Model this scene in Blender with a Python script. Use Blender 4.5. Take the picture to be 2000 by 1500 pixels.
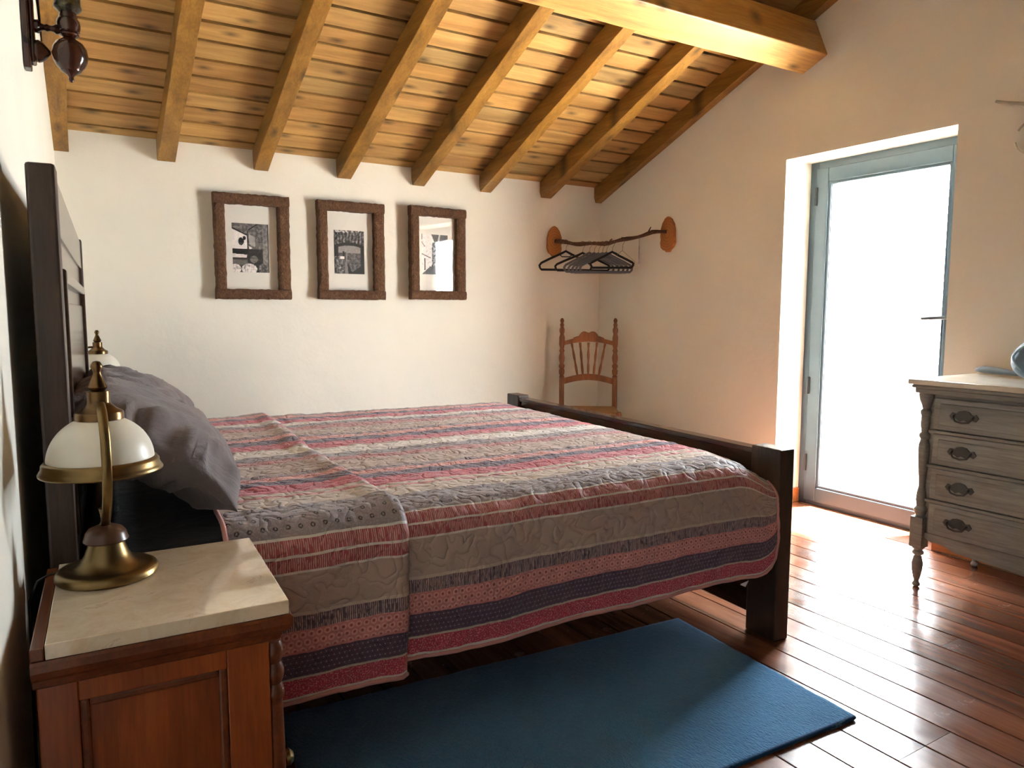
import bpy, bmesh, math, random
from mathutils import Vector, Matrix, noise
random.seed(7)
for o in list(bpy.data.objects): bpy.data.objects.remove(o)
SC = bpy.context.scene
COL = SC.collection
PI = math.pi
# ------------------------------------------------------------------ camera
cam_d = bpy.data.cameras.new('camera'); cam = bpy.data.objects.new('camera', cam_d); COL.objects.link(cam)
F, YAW, PITCH, ROLL = 1431.43, math.radians(31.3488), math.radians(5.7819), math.radians(-0.1052)
cam_d.sensor_fit = 'HORIZONTAL'; cam_d.sensor_width = 36.0; cam_d.lens = F / 2000 * 36.0
cam_d.clip_start = 0.02
fw = Vector((math.sin(YAW) * math.cos(PITCH), math.cos(YAW) * math.cos(PITCH), -math.sin(PITCH)))
rt0 = Vector((math.cos(YAW), -math.sin(YAW), 0)); dn0 = fw.cross(rt0)
rt = rt0 * math.cos(ROLL) + dn0 * math.sin(ROLL); dn = -rt0 * math.sin(ROLL) + dn0 * math.cos(ROLL)
m3 = Matrix((rt, -dn, -fw)).transposed()
cam.matrix_world = Matrix.Translation((0, 0, 1.15)) @ m3.to_4x4()
SC.camera = cam
# ------------------------------------------------------------------ light and exposure
W = bpy.data.worlds.new('world'); SC.world = W; W.use_nodes = True
bg = W.node_tree.nodes['Background']
bg.inputs['Color'].default_value = (0.88, 0.95, 1.0, 1); bg.inputs['Strength'].default_value = 12.0
sd = bpy.data.lights.new('sun', 'SUN'); sd.energy = 68; sd.color = (1.0, 0.95, 0.86); sd.angle = 0.012
sun = bpy.data.objects.new('sun', sd); COL.objects.link(sun)
sun.rotation_euler = Vector((0.30, -0.10, 0.95)).to_track_quat('Z', 'Y').to_euler()
pd = bpy.data.lights.new('door_portal', 'AREA'); pd.shape = 'RECTANGLE'; pd.size = 0.93; pd.size_y = 2.0
pd.cycles.is_portal = True
po = bpy.data.objects.new('door_portal', pd); COL.objects.link(po)
po.location = (3.86, 2.355, 1.0); po.rotation_euler = Vector((1, 0, 0)).to_track_quat('Z', 'Y').to_euler()
SC.view_settings.view_transform = 'Standard'; SC.view_settings.look = 'None'
SC.view_settings.exposure = 2.1; SC.view_settings.gamma = 1.0; SC.view_settings.use_curve_mapping = False
SC.cycles.max_bounces = 12; SC.cycles.diffuse_bounces = 8; SC.cycles.glossy_bounces = 5
SC.cycles.transparent_max_bounces = 12; SC.cycles.sample_clamp_indirect = 12
# ------------------------------------------------------------------ node helpers
def s2l(c):
    return tuple((x / 255 / 12.92) if x / 255 <= 0.04045 else ((x / 255 + 0.055) / 1.055) ** 2.4 for x in c) + (1,)
class NT:
    def __init__(self, name):
        self.m = bpy.data.materials.new(name); self.m.use_nodes = True
        self.t = self.m.node_tree; self.b = self.t.nodes['Principled BSDF']; self.out = self.t.nodes['Material Output']
    def n(self, typ, **kw):
        nd = self.t.nodes.new(typ)
        for k, v in kw.items(): setattr(nd, k, v)
        return nd
    def l(self, a, b): self.t.links.new(a, b)
    def val(self, sock, v):
        if hasattr(v, 'type') and hasattr(v, 'links'): self.l(v, sock)
        else: sock.default_value = v
    def math(self, op, a, b=None, c=None, clamp=False):
        nd = self.n('ShaderNodeMath', operation=op, use_clamp=clamp)
        self.val(nd.inputs[0], a)
        if b is not None: self.val(nd.inputs[1], b)
        if c is not None: self.val(nd.inputs[2], c)
        return nd.outputs[0]
    def mix(self, fac, a, b, typ='MIX'):
        nd = self.n('ShaderNodeMix', data_type='RGBA', blend_type=typ)
        self.val(nd.inputs[0], fac); self.val(nd.inputs[6], a); self.val(nd.inputs[7], b)
        return nd.outputs[2]
    def ramp(self, fac, stops, interp='LINEAR'):
        nd = self.n('ShaderNodeValToRGB'); cr = nd.color_ramp; cr.interpolation = interp
        while len(cr.elements) < len(stops): cr.elements.new(0.5)
        for e, (p, c) in zip(cr.elements, stops): e.position = p; e.color = c
        self.val(nd.inputs[0], fac)
        return nd.outputs[0]
    def coords(self, kind='Object', scale=(1, 1, 1), rand=False, rot=(0, 0, 0)):
        tc = self.n('ShaderNodeTexCoord'); mp = self.n('ShaderNodeMapping'); self.l(tc.outputs[kind], mp.inputs[0])
        mp.inputs['Scale'].default_value = scale; mp.inputs['Rotation'].default_value = rot
        if rand:
            oi = self.n('ShaderNodeObjectInfo'); r = self.math('MULTIPLY', oi.outputs['Random'], 37.0)
            cx = self.n('ShaderNodeCombineXYZ')
            for i in range(3): self.l(r, cx.inputs[i])
            self.l(cx.outputs[0], mp.inputs['Location'])
        return mp.outputs[0]
    def noise(self, vec, scale, detail=3, rough=0.5, dist=0.0):
        nd = self.n('ShaderNodeTexNoise'); self.l(vec, nd.inputs['Vector'])
        nd.inputs['Scale'].default_value = scale; nd.inputs['Detail'].default_value = detail
        nd.inputs['Roughness'].default_value = rough; nd.inputs['Distortion'].default_value = dist
        return nd.outputs[0]
    def bump(self, h, strength, dist=0.01, normal=None):
        nd = self.n('ShaderNodeBump'); self.l(h, nd.inputs['Height'])
        nd.inputs['Strength'].default_value = strength; nd.inputs['Distance'].default_value = dist
        if normal is not None: self.l(normal, nd.inputs['Normal'])
        self.l(nd.outputs[0], self.b.inputs['Normal']); return nd.outputs[0]
    def set(self, **kw):
        for k, v in kw.items(): self.val(self.b.inputs[k.replace('_', ' ')], v)
        return self.m

def plain(name, c, rough=0.5, metal=0.0, nscale=30, var=0.12, bump=0.0, **kw):
    t = NT(name); v = t.coords('Object'); nz = t.noise(v, nscale, 4)
    c = s2l(c); d = tuple(x * (1 - var) for x in c[:3]) + (1,); l = tuple(min(1, x * (1 + var)) for x in c[:3]) + (1,)
    t.set(Base_Color=t.ramp(nz, [(0.3, d), (0.7, l)]), Roughness=rough, Metallic=metal, **kw)
    if bump: t.bump(nz, bump, 0.003)
    return t.m
def wood(name, c0, c1, c2, axis='x', rough=0.5, grain=1.0, knots=False, palette=None, fk=1.1, coat=0.0, vari=0.15, bump=0.15, spec=0.5):
    t = NT(name)
    sc = {'x': (0.7, 9, 9), 'y': (9, 0.7, 9), 'z': (9, 9, 0.7)}[axis]; sc = tuple(x * grain for x in sc)
    v = t.coords('Object', sc, rand=True)
    nz = t.noise(v, 1.6, 6, 0.6, 0.8)
    col = t.ramp(nz, [(0.28, s2l(c0)), (0.5, s2l(c1)), (0.72, s2l(c2))])
    v2 = t.coords('Object', tuple(x * 9 for x in sc), rand=True); fine = t.noise(v2, 2.0, 3, 0.6)
    col = t.mix(t.math('MULTIPLY', t.math('SUBTRACT', 0.6, fine, clamp=True), fk), col, s2l(tuple(x * 0.45 for x in c0)))
    if knots:
        v3 = t.coords('Object', {'x': (2.4, 6, 6), 'y': (6, 2.4, 6), 'z': (6, 6, 2.4)}[axis], rand=True)
        vo = t.n('ShaderNodeTexVoronoi', voronoi_dimensions='2D'); t.l(v3, vo.inputs['Vector']); vo.inputs['Scale'].default_value = 1.0
        k = t.math('SUBTRACT', 1.0, t.math('MULTIPLY', vo.outputs['Distance'], 7.0), clamp=True)
        col = t.mix(t.math('MULTIPLY', k, 0.85), col, s2l(tuple(x * 0.35 for x in c0)))
    oi = t.n('ShaderNodeObjectInfo')
    if palette:
        pc = t.ramp(oi.outputs['Random'], palette, 'CONSTANT')
        col = t.mix(0.85, col, pc, 'MULTIPLY')
    r2 = t.math('FRACT', t.math('MULTIPLY', oi.outputs['Random'], 17.31))
    hs = t.n('ShaderNodeHueSaturation'); t.l(col, hs.inputs['Color'])
    t.l(t.math('ADD', 1 - vari, t.math('MULTIPLY', r2, 2 * vari)), hs.inputs['Value'])
    t.set(Base_Color=hs.outputs[0], Roughness=rough, Specular_IOR_Level=spec)
    if coat: t.set(Coat_Weight=coat, Coat_Roughness=0.12)
    if bump: t.bump(fine, bump, 0.002)
    return t.m
# ------------------------------------------------------------------ materials
def plaster(name, c):
    t = NT(name); v = t.coords('Object'); big = t.noise(v, 2.3, 4, 0.55); fine = t.noise(v, 45, 4, 0.6)
    c = s2l(c)
    t.set(Base_Color=t.ramp(big, [(0.3, tuple(x * 0.955 for x in c[:3]) + (1,)), (0.7, c)]), Roughness=0.92, Specular_IOR_Level=0.2)
    h = t.math('ADD', t.math('MULTIPLY', t.noise(v, 7, 5, 0.6), 1.0), t.math('MULTIPLY', fine, 0.15))
    t.bump(h, 0.35, 0.012); return t.m
M = {}
M['plaster'] = plaster('white_plaster', (230, 227, 216))
M['ceil_board'] = wood('ceiling_board_wood', (142, 106, 58), (172, 134, 78), (194, 157, 98), 'x', 0.55, 1.0, True,
    [(0.0, (1, 1, 1, 1)), (0.3, (0.92, 0.82, 0.72, 1)), (0.5, (1, 0.98, 0.92, 1)), (0.68, (0.80, 0.86, 0.95, 1)), (0.78, (1, 0.93, 0.82, 1)), (0.92, (0.66, 0.72, 0.8, 1))], vari=0.14, fk=0.5)
M['ceil_back'] = plain('dark_board_lap', (66, 42, 24), 0.8)
M['rafter'] = wood('honey_rafter_wood', (110, 75, 24), (144, 102, 38), (168, 124, 54), 'y', 0.42, 0.8, True, vari=0.05)
M['beam'] = wood('pale_beam_wood', (160, 112, 50), (192, 146, 78), (212, 170, 102), 'x', 0.4, 0.6, True, vari=0.02)
t = NT('red_floor_board')
v = t.coords('Object', (9, 0.7, 9), rand=True); nz = t.noise(v, 1.6, 6, 0.6, 0.6)
fine = t.noise(t.coords('Object', (60, 4, 60), rand=True), 2, 3, 0.6)
col = t.ramp(nz, [(0.28, s2l((86, 50, 34))), (0.5, s2l((126, 76, 52))), (0.72, s2l((152, 98, 70)))])
col = t.mix(t.math('MULTIPLY', t.math('SUBTRACT', 0.6, fine, clamp=True), 0.7), col, s2l((60, 28, 18)))
oi = t.n('ShaderNodeObjectInfo'); hs = t.n('ShaderNodeHueSaturation'); t.l(col, hs.inputs['Color'])
t.l(t.math('ADD', 0.78, t.math('MULTIPLY', oi.outputs['Random'], 0.44)), hs.inputs['Value'])
wear = t.noise(t.coords('Object'), 6, 5, 0.65)
t.set(Base_Color=hs.outputs[0], Roughness=t.ramp(wear, [(0.3, (0.16,) * 3 + (1,)), (0.7, (0.30,) * 3 + (1,))]), Coat_Weight=0.35, Coat_Roughness=0.1, Specular_IOR_Level=0.6)
t.bump(t.math('ADD', t.math('MULTIPLY', fine, 0.3), nz), 0.05, 0.004)
M['floor'] = t.m
M['floor_gap'] = plain('floor_joint', (38, 20, 14), 0.8)
M['bed_wood'] = wood('dark_brown_bed_wood', (46, 32, 25), (66, 47, 37), (88, 64, 50), 'z', 0.38, 1.3, vari=0.03, spec=0.5)
M['bed_wood_y'] = wood('dark_brown_bed_wood_flat', (46, 32, 26), (62, 44, 35), (78, 56, 44), 'y', 0.14, 1.3, vari=0.03)
M['ns_wood'] = wood('red_brown_cabinet_wood', (128, 60, 24), (162, 82, 36), (186, 104, 48), 'z', 0.3, 0.8, vari=0.05, coat=0.25)
M['ns_dark'] = wood('dark_cabinet_moulding', (84, 40, 20), (116, 60, 30), (138, 76, 40), 'y', 0.3, 0.8, vari=0.05, coat=0.25)
M['chest_wood'] = wood('haze_greyed_chest_wood', (128, 128, 122), (152, 152, 146), (168, 168, 162), 'y', 0.45, 0.8, vari=0.04, coat=0.15)  # grey, lightened tone: veiling door glare over the chest mixed into the wood colour
M['chair_wood'] = wood('turned_pine_chair', (104, 60, 28), (138, 84, 42), (162, 106, 58), 'z', 0.4, 1.2, vari=0.02)
t = NT('beige_marble'); v = t.coords('Object', (1, 1, 1))
a = t.noise(v, 16, 8, 0.7, 0.8); b = t.noise(v, 60, 5, 0.6, 0.5)
col = t.ramp(a, [(0.32, s2l((226, 204, 172))), (0.5, s2l((240, 222, 192))), (0.62, s2l((246, 232, 206))), (0.645, s2l((216, 190, 158))), (0.67, s2l((242, 226, 198)))])
t.set(Base_Color=t.mix(t.math('MULTIPLY', b, 0.2), col, s2l((196, 168, 134))), Roughness=0.05, Specular_IOR_Level=0.8, Coat_Weight=1.0, Coat_Roughness=0.015)
t.b.inputs['Coat IOR'].default_value = 1.7
M['marble'] = t.m
M['marble_white'] = plain('pale_marble', (226, 220, 206), 0.15, nscale=8)
M['brass'] = plain('aged_brass', (132, 110, 72), 0.33, 1.0, 14, 0.3)
M['brass_dark'] = plain('dark_bronze', (108, 84, 56), 0.28, 1.0, 20, 0.3)
M['lamp_wood'] = plain('lamp_brown_wood', (92, 62, 44), 0.3, 0.0, 20, 0.2)
t = NT('frosted_glass_shade'); t.set(Base_Color=s2l((232, 228, 214)), Roughness=0.35, Subsurface_Weight=0.3, Specular_IOR_Level=0.5)
t.b.inputs['Subsurface Radius'].default_value = (0.02, 0.02, 0.015); M['shade'] = t.m
M['black_cord'] = plain('black_plastic', (22, 22, 24), 0.4)
M['sconce_wood'] = plain('dark_mahogany', (52, 27, 19), 0.16, 0, 12, 0.3)
M['pewter'] = plain('embossed_pewter', (84, 80, 68), 0.35, 0.9, 90, 0.5, 0.6)
def cloth(name, c, rough=0.85, sheen=0.2, scale=500, b=0.1, wr=0.0):
    t = NT(name); v = t.coords('Object'); nz = t.noise(v, scale, 2); cc = s2l(c)
    t.set(Base_Color=t.ramp(nz, [(0.3, tuple(x * 0.88 for x in cc[:3]) + (1,)), (0.7, cc)]), Roughness=rough, Sheen_Weight=sheen, Specular_IOR_Level=0.25)
    h = t.math('ADD', t.math('MULTIPLY', nz, 0.05), t.math('MULTIPLY', t.noise(v, 6, 4, 0.55, 1.5), wr))
    t.bump(h, 1.0 if wr else b, 0.02 if wr else 0.002)
    return t.m
M['pillow'] = cloth('grey_mauve_cotton', (118, 106, 106), 0.6, 0.3, 600, 0.1, 0.5)
M['sheet'] = cloth('charcoal_fitted_sheet', (40, 38, 44), 0.8, 0.2, 600, 0.1, 0.5)
t = NT('blue_wool'); v = t.coords('Object', (1, 1, 1)); f = t.noise(t.coords('Object', (1, 0.35, 1), rot=(0, 0, 0.5)), 170, 3, 0.75); g = t.noise(v, 14, 5, 0.7)
col = t.mix(t.math('MULTIPLY', f, 0.8), s2l((16, 92, 148)), s2l((84, 168, 212)))
t.set(Base_Color=t.mix(t.math('MULTIPLY', g, 0.35), col, s2l((12, 66, 116))), Roughness=0.95, Sheen_Weight=0.35, Specular_IOR_Level=0.1)
t.bump(f, 1.0, 0.010); M['rug'] = t.m
M['rug_edge'] = cloth('blue_rug_edge', (20, 70, 112), 0.95, 0.1, 200, 0.5)
M['rug_weft'] = cloth('pale_rug_weft', (150, 148, 120), 0.95, 0.1, 200, 0.5)
M['door_frame'] = plain('blue_grey_aluminium', (62, 80, 92), 0.38, 0.0, 10, 0.05)
M['gasket'] = plain('black_gasket', (40, 46, 50), 0.5)
M['skirting'] = wood('orange_skirting_wood', (150, 84, 40), (186, 112, 60), (204, 132, 76), 'y', 0.35, 0.7, vari=0.03)
M['stone'] = plain('terrace_stone', (214, 208, 196), 0.85, nscale=5)
t = NT('clear_glass')
for nd in (t.b,): t.t.nodes.remove(nd)
tr = t.n('ShaderNodeBsdfTransparent'); gl = t.n('ShaderNodeBsdfGlossy'); gl.inputs['Roughness'].default_value = 0.0
lw_ = t.n('ShaderNodeLayerWeight'); lw_.inputs[0].default_value = 0.5
ff = t.math('ADD', 0.04, t.math('MULTIPLY', t.math('POWER', lw_.outputs['Facing'], 5.0), 0.96)); ms = t.n('ShaderNodeMixShader')
t.l(ff, ms.inputs[0]); t.l(tr.outputs[0], ms.inputs[1]); t.l(gl.outputs[0], ms.inputs[2]); t.l(ms.outputs[0], t.out.inputs[0])
M['glass'] = t.m
t = NT('rough_bark_wood'); v = t.coords('Object', (1.5, 1, 0.7)); a = t.noise(v, 42, 6, 0.75, 2.2); g = t.noise(v, 9, 4, 0.6)
t.set(Base_Color=t.mix(t.math('MULTIPLY', g, 0.35), t.ramp(a, [(0.32, s2l((36, 22, 14))), (0.5, s2l((90, 60, 38))), (0.7, s2l((136, 100, 66)))]), s2l((98, 62, 38))), Roughness=0.85)
t.bump(a, 0.9, 0.01); M['bark'] = t.m
M['paper'] = plain('white_mount_paper', (226, 222, 214), 0.8, nscale=3, var=0.02)
t = NT('photo_print'); at = t.n('ShaderNodeAttribute', attribute_name='print'); t.set(Base_Color=at.outputs['Color'], Roughness=0.5); M['print'] = t.m
t = NT('wood_slice'); v = t.coords('Object'); w = t.n('ShaderNodeTexWave', wave_type='RINGS', rings_direction='SPHERICAL'); t.l(v, w.inputs[0])
w.inputs['Scale'].default_value = 18; w.inputs['Distortion'].default_value = 3; w.inputs['Detail'].default_value = 3
t.set(Base_Color=t.ramp(w.outputs[1], [(0.2, s2l((160, 98, 40))), (0.8, s2l((176, 110, 48)))]), Roughness=0.6); M['slice'] = t.m
M['hanger_black'] = cloth('black_velvet', (30, 30, 32), 0.8, 0.3, 400)
M['hanger_grey'] = cloth('grey_velvet', (104, 106, 114), 0.8, 0.3, 400)
M['hanger_white'] = plain('lilac_plastic', (180, 168, 184), 0.5)
M['steel'] = plain('polished_steel', (190, 186, 178), 0.25, 1.0)
M['iron_pale'] = plain('pale_painted_iron', (176, 172, 160), 0.5)
M['bag'] = cloth('slate_blue_bag_cloth', (84, 108, 124), 0.7, 0.2, 300)
M['bag_trim'] = cloth('pale_blue_piping', (160, 184, 200), 0.7, 0.2, 300)
M['dark_fabric'] = cloth('slate_strap', (92, 104, 116), 0.8, 0.2, 300)
t = NT('rush_weave'); v = t.coords('Object'); w = t.n('ShaderNodeTexWave'); t.l(v, w.inputs[0]); w.inputs['Scale'].default_value = 40; w.inputs['Distortion'].default_value = 2
t.set(Base_Color=t.ramp(w.outputs[1], [(0.2, s2l((120, 80, 40))), (0.8, s2l((190, 146, 92)))]), Roughness=0.7); t.bump(w.outputs[1], 0.5, 0.004); M['rush'] = t.m
M['chest_handle'] = plain('dull_chest_handle', (78, 80, 76), 0.5)
M['tag'] = plain('white_tag', (230, 230, 228), 0.6)
# striped quilt --------------------------------------------------------------
def make_quilt_mat():
    t = NT('striped_patchwork_quilt')
    uv = t.n('ShaderNodeUVMap'); uv.uv_map = 'quilt'; sp = t.n('ShaderNodeSeparateXYZ'); t.l(uv.outputs[0], sp.inputs[0])
    U, T = sp.outputs[0], sp.outputs[1]
    cm = t.n('ShaderNodeCombineXYZ'); t.l(U, cm.inputs[0]); t.l(T, cm.inputs[1]); P = cm.outputs[0]
    wob = t.math('MULTIPLY', t.math('SUBTRACT', t.noise(P, 7, 3), 0.5), 0.012)
    Tw = t.math('ADD', T, wob)
    TAN, TAN2, LT = (188, 166, 154), (206, 190, 176), (228, 221, 214)
    RED, DRK, PNK, DG, RT, GR = (188, 62, 88), (84, 64, 86), (212, 138, 138), (106, 92, 104), (172, 84, 90), (146, 134, 138)
    # (end t, base colour, (threads, rings, dots, speckle))
    st = [(0.009, LT, 0), (0.05, RED, 4), (0.056, TAN2, 0), (0.113, DRK, 3), (0.119, PNK, 0), (0.168, PNK, 2), (0.205, DG, 1), (0.213, TAN2, 0),
          (0.308, TAN, 0), (0.313, LT, 0), (0.344, RT, 1), (0.348, LT, 0), (0.378, RT, 1), (0.383, LT, 0), (0.515, GR, 5), (0.605, TAN2, 0),
          (0.625, RED, 6), (0.655, TAN2, 0), (0.7, RED, 4),
          (0.745, RED, 4), (0.805, DRK, 3), (0.85, PNK, 2), (0.895, DG, 1), (1.04, TAN, 0), (1.10, RT, 1), (1.18, GR, 5), (1.28, LT, 0), (1.305, TAN, 0),
          (1.40, RED, 4), (1.475, DRK, 3), (1.54, PNK, 2), (1.59, DG, 1), (1.73, TAN, 0), (1.82, RT, 1), (1.875, GR, 5), (1.935, LT, 0), (2.03, RED, 4), (2.09, DRK, 3),
          (2.15, PNK, 2), (2.19, DG, 1), (2.3, TAN, 0), (2.38, RT, 1), (2.45, GR, 5), (2.55, LT, 0), (2.7, RED, 4)]
    def ramps(seg, t0, t1):
        fac = t.math('DIVIDE', t.math('SUBTRACT', Tw, t0), t1 - t0)
        c, a, b = [], [], []; p = 0.0
        for e, col, k in seg:
            c.append((p, s2l(col))); a.append((p, (1.0 * (k == 1), 1.0 * (k == 2), 1.0 * (k == 3), 1))); b.append((p, (1.0 * (k == 4), 1.0 * (k == 5), 1.0 * (k == 6), 1)))
            p = (e - t0) / (t1 - t0)
        return t.ramp(fac, c, 'CONSTANT'), t.ramp(fac, a, 'CONSTANT'), t.ramp(fac, b, 'CONSTANT')
    n1 = ramps(st[:19], 0.0, 0.7); n2 = ramps(st[19:], 0.7, 2.7)
    far = t.math('GREATER_THAN', Tw, 0.7)
    base, ma, mb = [t.mix(far, n1[i], n2[i]) for i in range(3)]
    sa = t.n('ShaderNodeSeparateColor'); t.l(ma, sa.inputs[0]); sb = t.n('ShaderNodeSeparateColor'); t.l(mb, sb.inputs[0])
    def cell(pitch):   # centred cell coordinates
        cu = t.math('SUBTRACT', t.math('FRACT', t.math('DIVIDE', U, pitch)), 0.5)
        row = t.math('FLOOR', t.math('DIVIDE', T, pitch)); sh = t.math('MULTIPLY', t.math('MODULO', row, 2.0), 0.5)
        cu = t.math('SUBTRACT', t.math('FRACT', t.math('ADD', t.math('DIVIDE', U, pitch), sh)), 0.5)
        ct = t.math('SUBTRACT', t.math('FRACT', t.math('DIVIDE', T, pitch)), 0.5)
        return t.math('SQRT', t.math('ADD', t.math('MULTIPLY', cu, cu), t.math('MULTIPLY', ct, ct)))
    # fine upright threads
    mp = t.n('ShaderNodeMapping'); t.l(P, mp.inputs[0]); mp.inputs['Scale'].default_value = (150, 30, 1)
    lnz = t.noise(mp.outputs[0], 1.0, 2)
    th = t.math('MULTIPLY', t.math('GREATER_THAN', t.math('SINE', t.math('ADD', t.math('MULTIPLY', U, 1300.0), t.math('MULTIPLY', lnz, 9.0))), 0.30), t.math('GREATER_THAN', lnz, 0.42))
    col = t.mix(t.math('MULTIPLY', t.math('MULTIPLY', th, sa.outputs[0]), 0.8), base, s2l((216, 186, 176)))
    # rings with dark centres
    r = cell(0.0185)
    ring = t.math('MULTIPLY', t.math('GREATER_THAN', r, 0.26), t.math('LESS_THAN', r, 0.42)); dot = t.math('LESS_THAN', r, 0.15)
    col = t.mix(t.math('MULTIPLY', ring, t.math('MULTIPLY', sa.outputs[1], 0.7)), col, s2l((236, 190, 178)))
    col = t.mix(t.math('MULTIPLY', dot, t.math('MULTIPLY', sa.outputs[1], 0.8)), col, s2l((158, 60, 62)))
    # pale dots on plum
    r2 = cell(0.0125); d2 = t.math('LESS_THAN', r2, 0.17); a2 = t.math('MULTIPLY', t.math('GREATER_THAN', r2, 0.36), t.math('LESS_THAN', r2, 0.44))
    col = t.mix(t.math('MULTIPLY', t.math('ADD', d2, t.math('MULTIPLY', a2, 0.4)), t.math('MULTIPLY', sa.outputs[2], 0.75)), col, s2l((178, 160, 176)))
    # speckle on red, black florets on grey, chain
    spk = t.math('GREATER_THAN', t.noise(P, 260, 1), 0.57)
    col = t.mix(t.math('MULTIPLY', spk, t.math('MULTIPLY', sb.outputs[0], 0.8)), col, s2l((228, 160, 158)))
    r3 = cell(0.028); d3 = t.math('LESS_THAN', r3, 0.2); e3 = t.math('LESS_THAN', r3, 0.08)
    col = t.mix(t.math('MULTIPLY', d3, t.math('MULTIPLY', sb.outputs[1], 0.95)), col, s2l((46, 36, 42)))
    col = t.mix(t.math('MULTIPLY', e3, sb.outputs[1]), col, s2l((150, 138, 136)))
    col = t.mix(t.math('MULTIPLY', t.math('GREATER_THAN', t.noise(P, 240, 2), 0.55), t.math('MULTIPLY', sb.outputs[1], 0.35)), col, s2l((190, 180, 176)))
    ch = t.math('GREATER_THAN', t.math('SINE', t.math('ADD', t.math('MULTIPLY', U, 520.0), t.math('MULTIPLY', T, 500.0))), 0.1)
    col = t.mix(t.math('MULTIPLY', ch, t.math('MULTIPLY', sb.outputs[2], 0.7)), col, s2l((226, 190, 176)))
    # stitched meander: zero line of a noise field pressed into the cloth
    mz = t.noise(P, 27, 0, 0.4, 0.7); st_ = t.math('ABSOLUTE', t.math('SUBTRACT', mz, 0.5))
    groove = t.math('MULTIPLY', st_, 5.5, clamp=True); puff = t.math('POWER', groove, 0.5)
    pk = t.noise(P, 120, 3, 0.6)
    h = t.math('ADD', puff, t.math('MULTIPLY', pk, 0.3))
    t.set(Base_Color=col, Roughness=0.62, Sheen_Weight=0.3, Specular_IOR_Level=0.4)
    t.bump(h, 0.55, 0.008)
    return t.m
M['quilt'] = make_quilt_mat()
M['quilt_edge'] = cloth('quilt_binding', (206, 150, 146), 0.85, 0.2, 300)
# ------------------------------------------------------------------ mesh helpers
class MB:
    def __init__(s): s.v = []; s.f = []
    def add(s, vs, fs, mt=None):
        k = len(s.v)
        for p in vs: s.v.append(tuple(mt @ Vector(p)) if mt is not None else tuple(p))
        for f in fs: s.f.append(tuple(i + k for i in f))
        return s
    def box(s, x0, x1, y0, y1, z0, z1, mt=None):
        return s.add([(x, y, z) for z in (z0, z1) for y in (y0, y1) for x in (x0, x1)],
                     [(0, 2, 3, 1), (4, 5, 7, 6), (0, 1, 5, 4), (2, 6, 7, 3), (0, 4, 6, 2), (1, 3, 7, 5)], mt)
    def lathe(s, prof, n=24, mt=None, cap=True):
        vs = []; fs = []
        for r, z in prof:
            for i in range(n): a = 2 * PI * i / n; vs.append((r * math.cos(a), r * math.sin(a), z))
        for j in range(len(prof) - 1):
            for i in range(n):
                a = j * n + i; b = j * n + (i + 1) % n; fs.append((a, b, b + n, a + n))
        if cap:
            fs.append(tuple(range(n - 1, -1, -1))); fs.append(tuple(range((len(prof) - 1) * n, len(prof) * n)))
        return s.add(vs, fs, mt)
    def tube(s, pts, rad, n=8, mt=None, sq=None):
        pts = [Vector(p) for p in pts]; rs = rad if isinstance(rad, (list, tuple)) else [rad] * len(pts)
        vs = []; fs = []; ref = None
        for i, p in enumerate(pts):
            d = (pts[min(i + 1, len(pts) - 1)] - pts[max(i - 1, 0)]).normalized()
            if ref is None: ref = Vector((0, 0, 1)) if abs(d.z) < 0.9 else Vector((1, 0, 0))
            a = (ref - d * ref.dot(d)).normalized(); b = d.cross(a); ref = a
            for k in range(n):
                t = 2 * PI * k / n; q = (1, 1) if sq is None else sq
                vs.append(p + (a * math.cos(t) * q[0] + b * math.sin(t) * q[1]) * rs[i])
        for i in range(len(pts) - 1):
            for k in range(n):
                a = i * n + k; b = i * n + (k + 1) % n; fs.append((a, b, b + n, a + n))
        fs.append(tuple(range(n - 1, -1, -1))); fs.append(tuple(range((len(pts) - 1) * n, len(pts) * n)))
        return s.add(vs, fs, mt)
    def prism(s, poly, d0, d1, mt=None):      # polygon in xz, thickness along y
        n = len(poly)
        vs = [(x, d0, z) for x, z in poly] + [(x, d1, z) for x, z in poly]
        fs = [tuple(range(n)), tuple(range(2 * n - 1, n - 1, -1))] + [(i, i + n, (i + 1) % n + n, (i + 1) % n) for i in range(n)]
        return s.add(vs, fs, mt)
    def strip(s, top, bot, d0, d1, mt=None):  # band between two xz polylines with the same count
        n = len(top)
        vs = [(x, d0, z) for x, z in top] + [(x, d0, z) for x, z in bot] + [(x, d1, z) for x, z in top] + [(x, d1, z) for x, z in bot]
        fs = []
        for i in range(n - 1):
            fs += [(i, i + 1, n + i + 1, n + i), (2 * n + i + 1, 2 * n + i, 3 * n + i, 3 * n + i + 1), (i + 1, i, 2 * n + i, 2 * n + i + 1), (n + i, n + i + 1, 3 * n + i + 1, 3 * n + i)]
        fs += [(0, n, 3 * n, 2 * n), (n - 1, 3 * n - 1, 4 * n - 1, 2 * n - 1)]
        return s.add(vs, fs, mt)
    def mesh(s, name, mat, smooth=False):
        me = bpy.data.meshes.new(name); me.from_pydata(s.v, [], s.f); me.update()
        bm = bmesh.new(); bm.from_mesh(me); bmesh.ops.recalc_face_normals(bm, faces=bm.faces); bm.to_mesh(me); bm.free()
        if mat is not None: me.materials.append(mat)
        if smooth:
            for p in me.polygons: p.use_smooth = True
            if smooth != 'all':
                me.set_sharp_from_angle(angle=math.radians(38))
        return me
    def build(s, name, mat, parent=None, smooth=False, bevel=0, loc=None):
        return link(name, s.mesh(name, mat, smooth), parent, bevel, loc)
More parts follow.
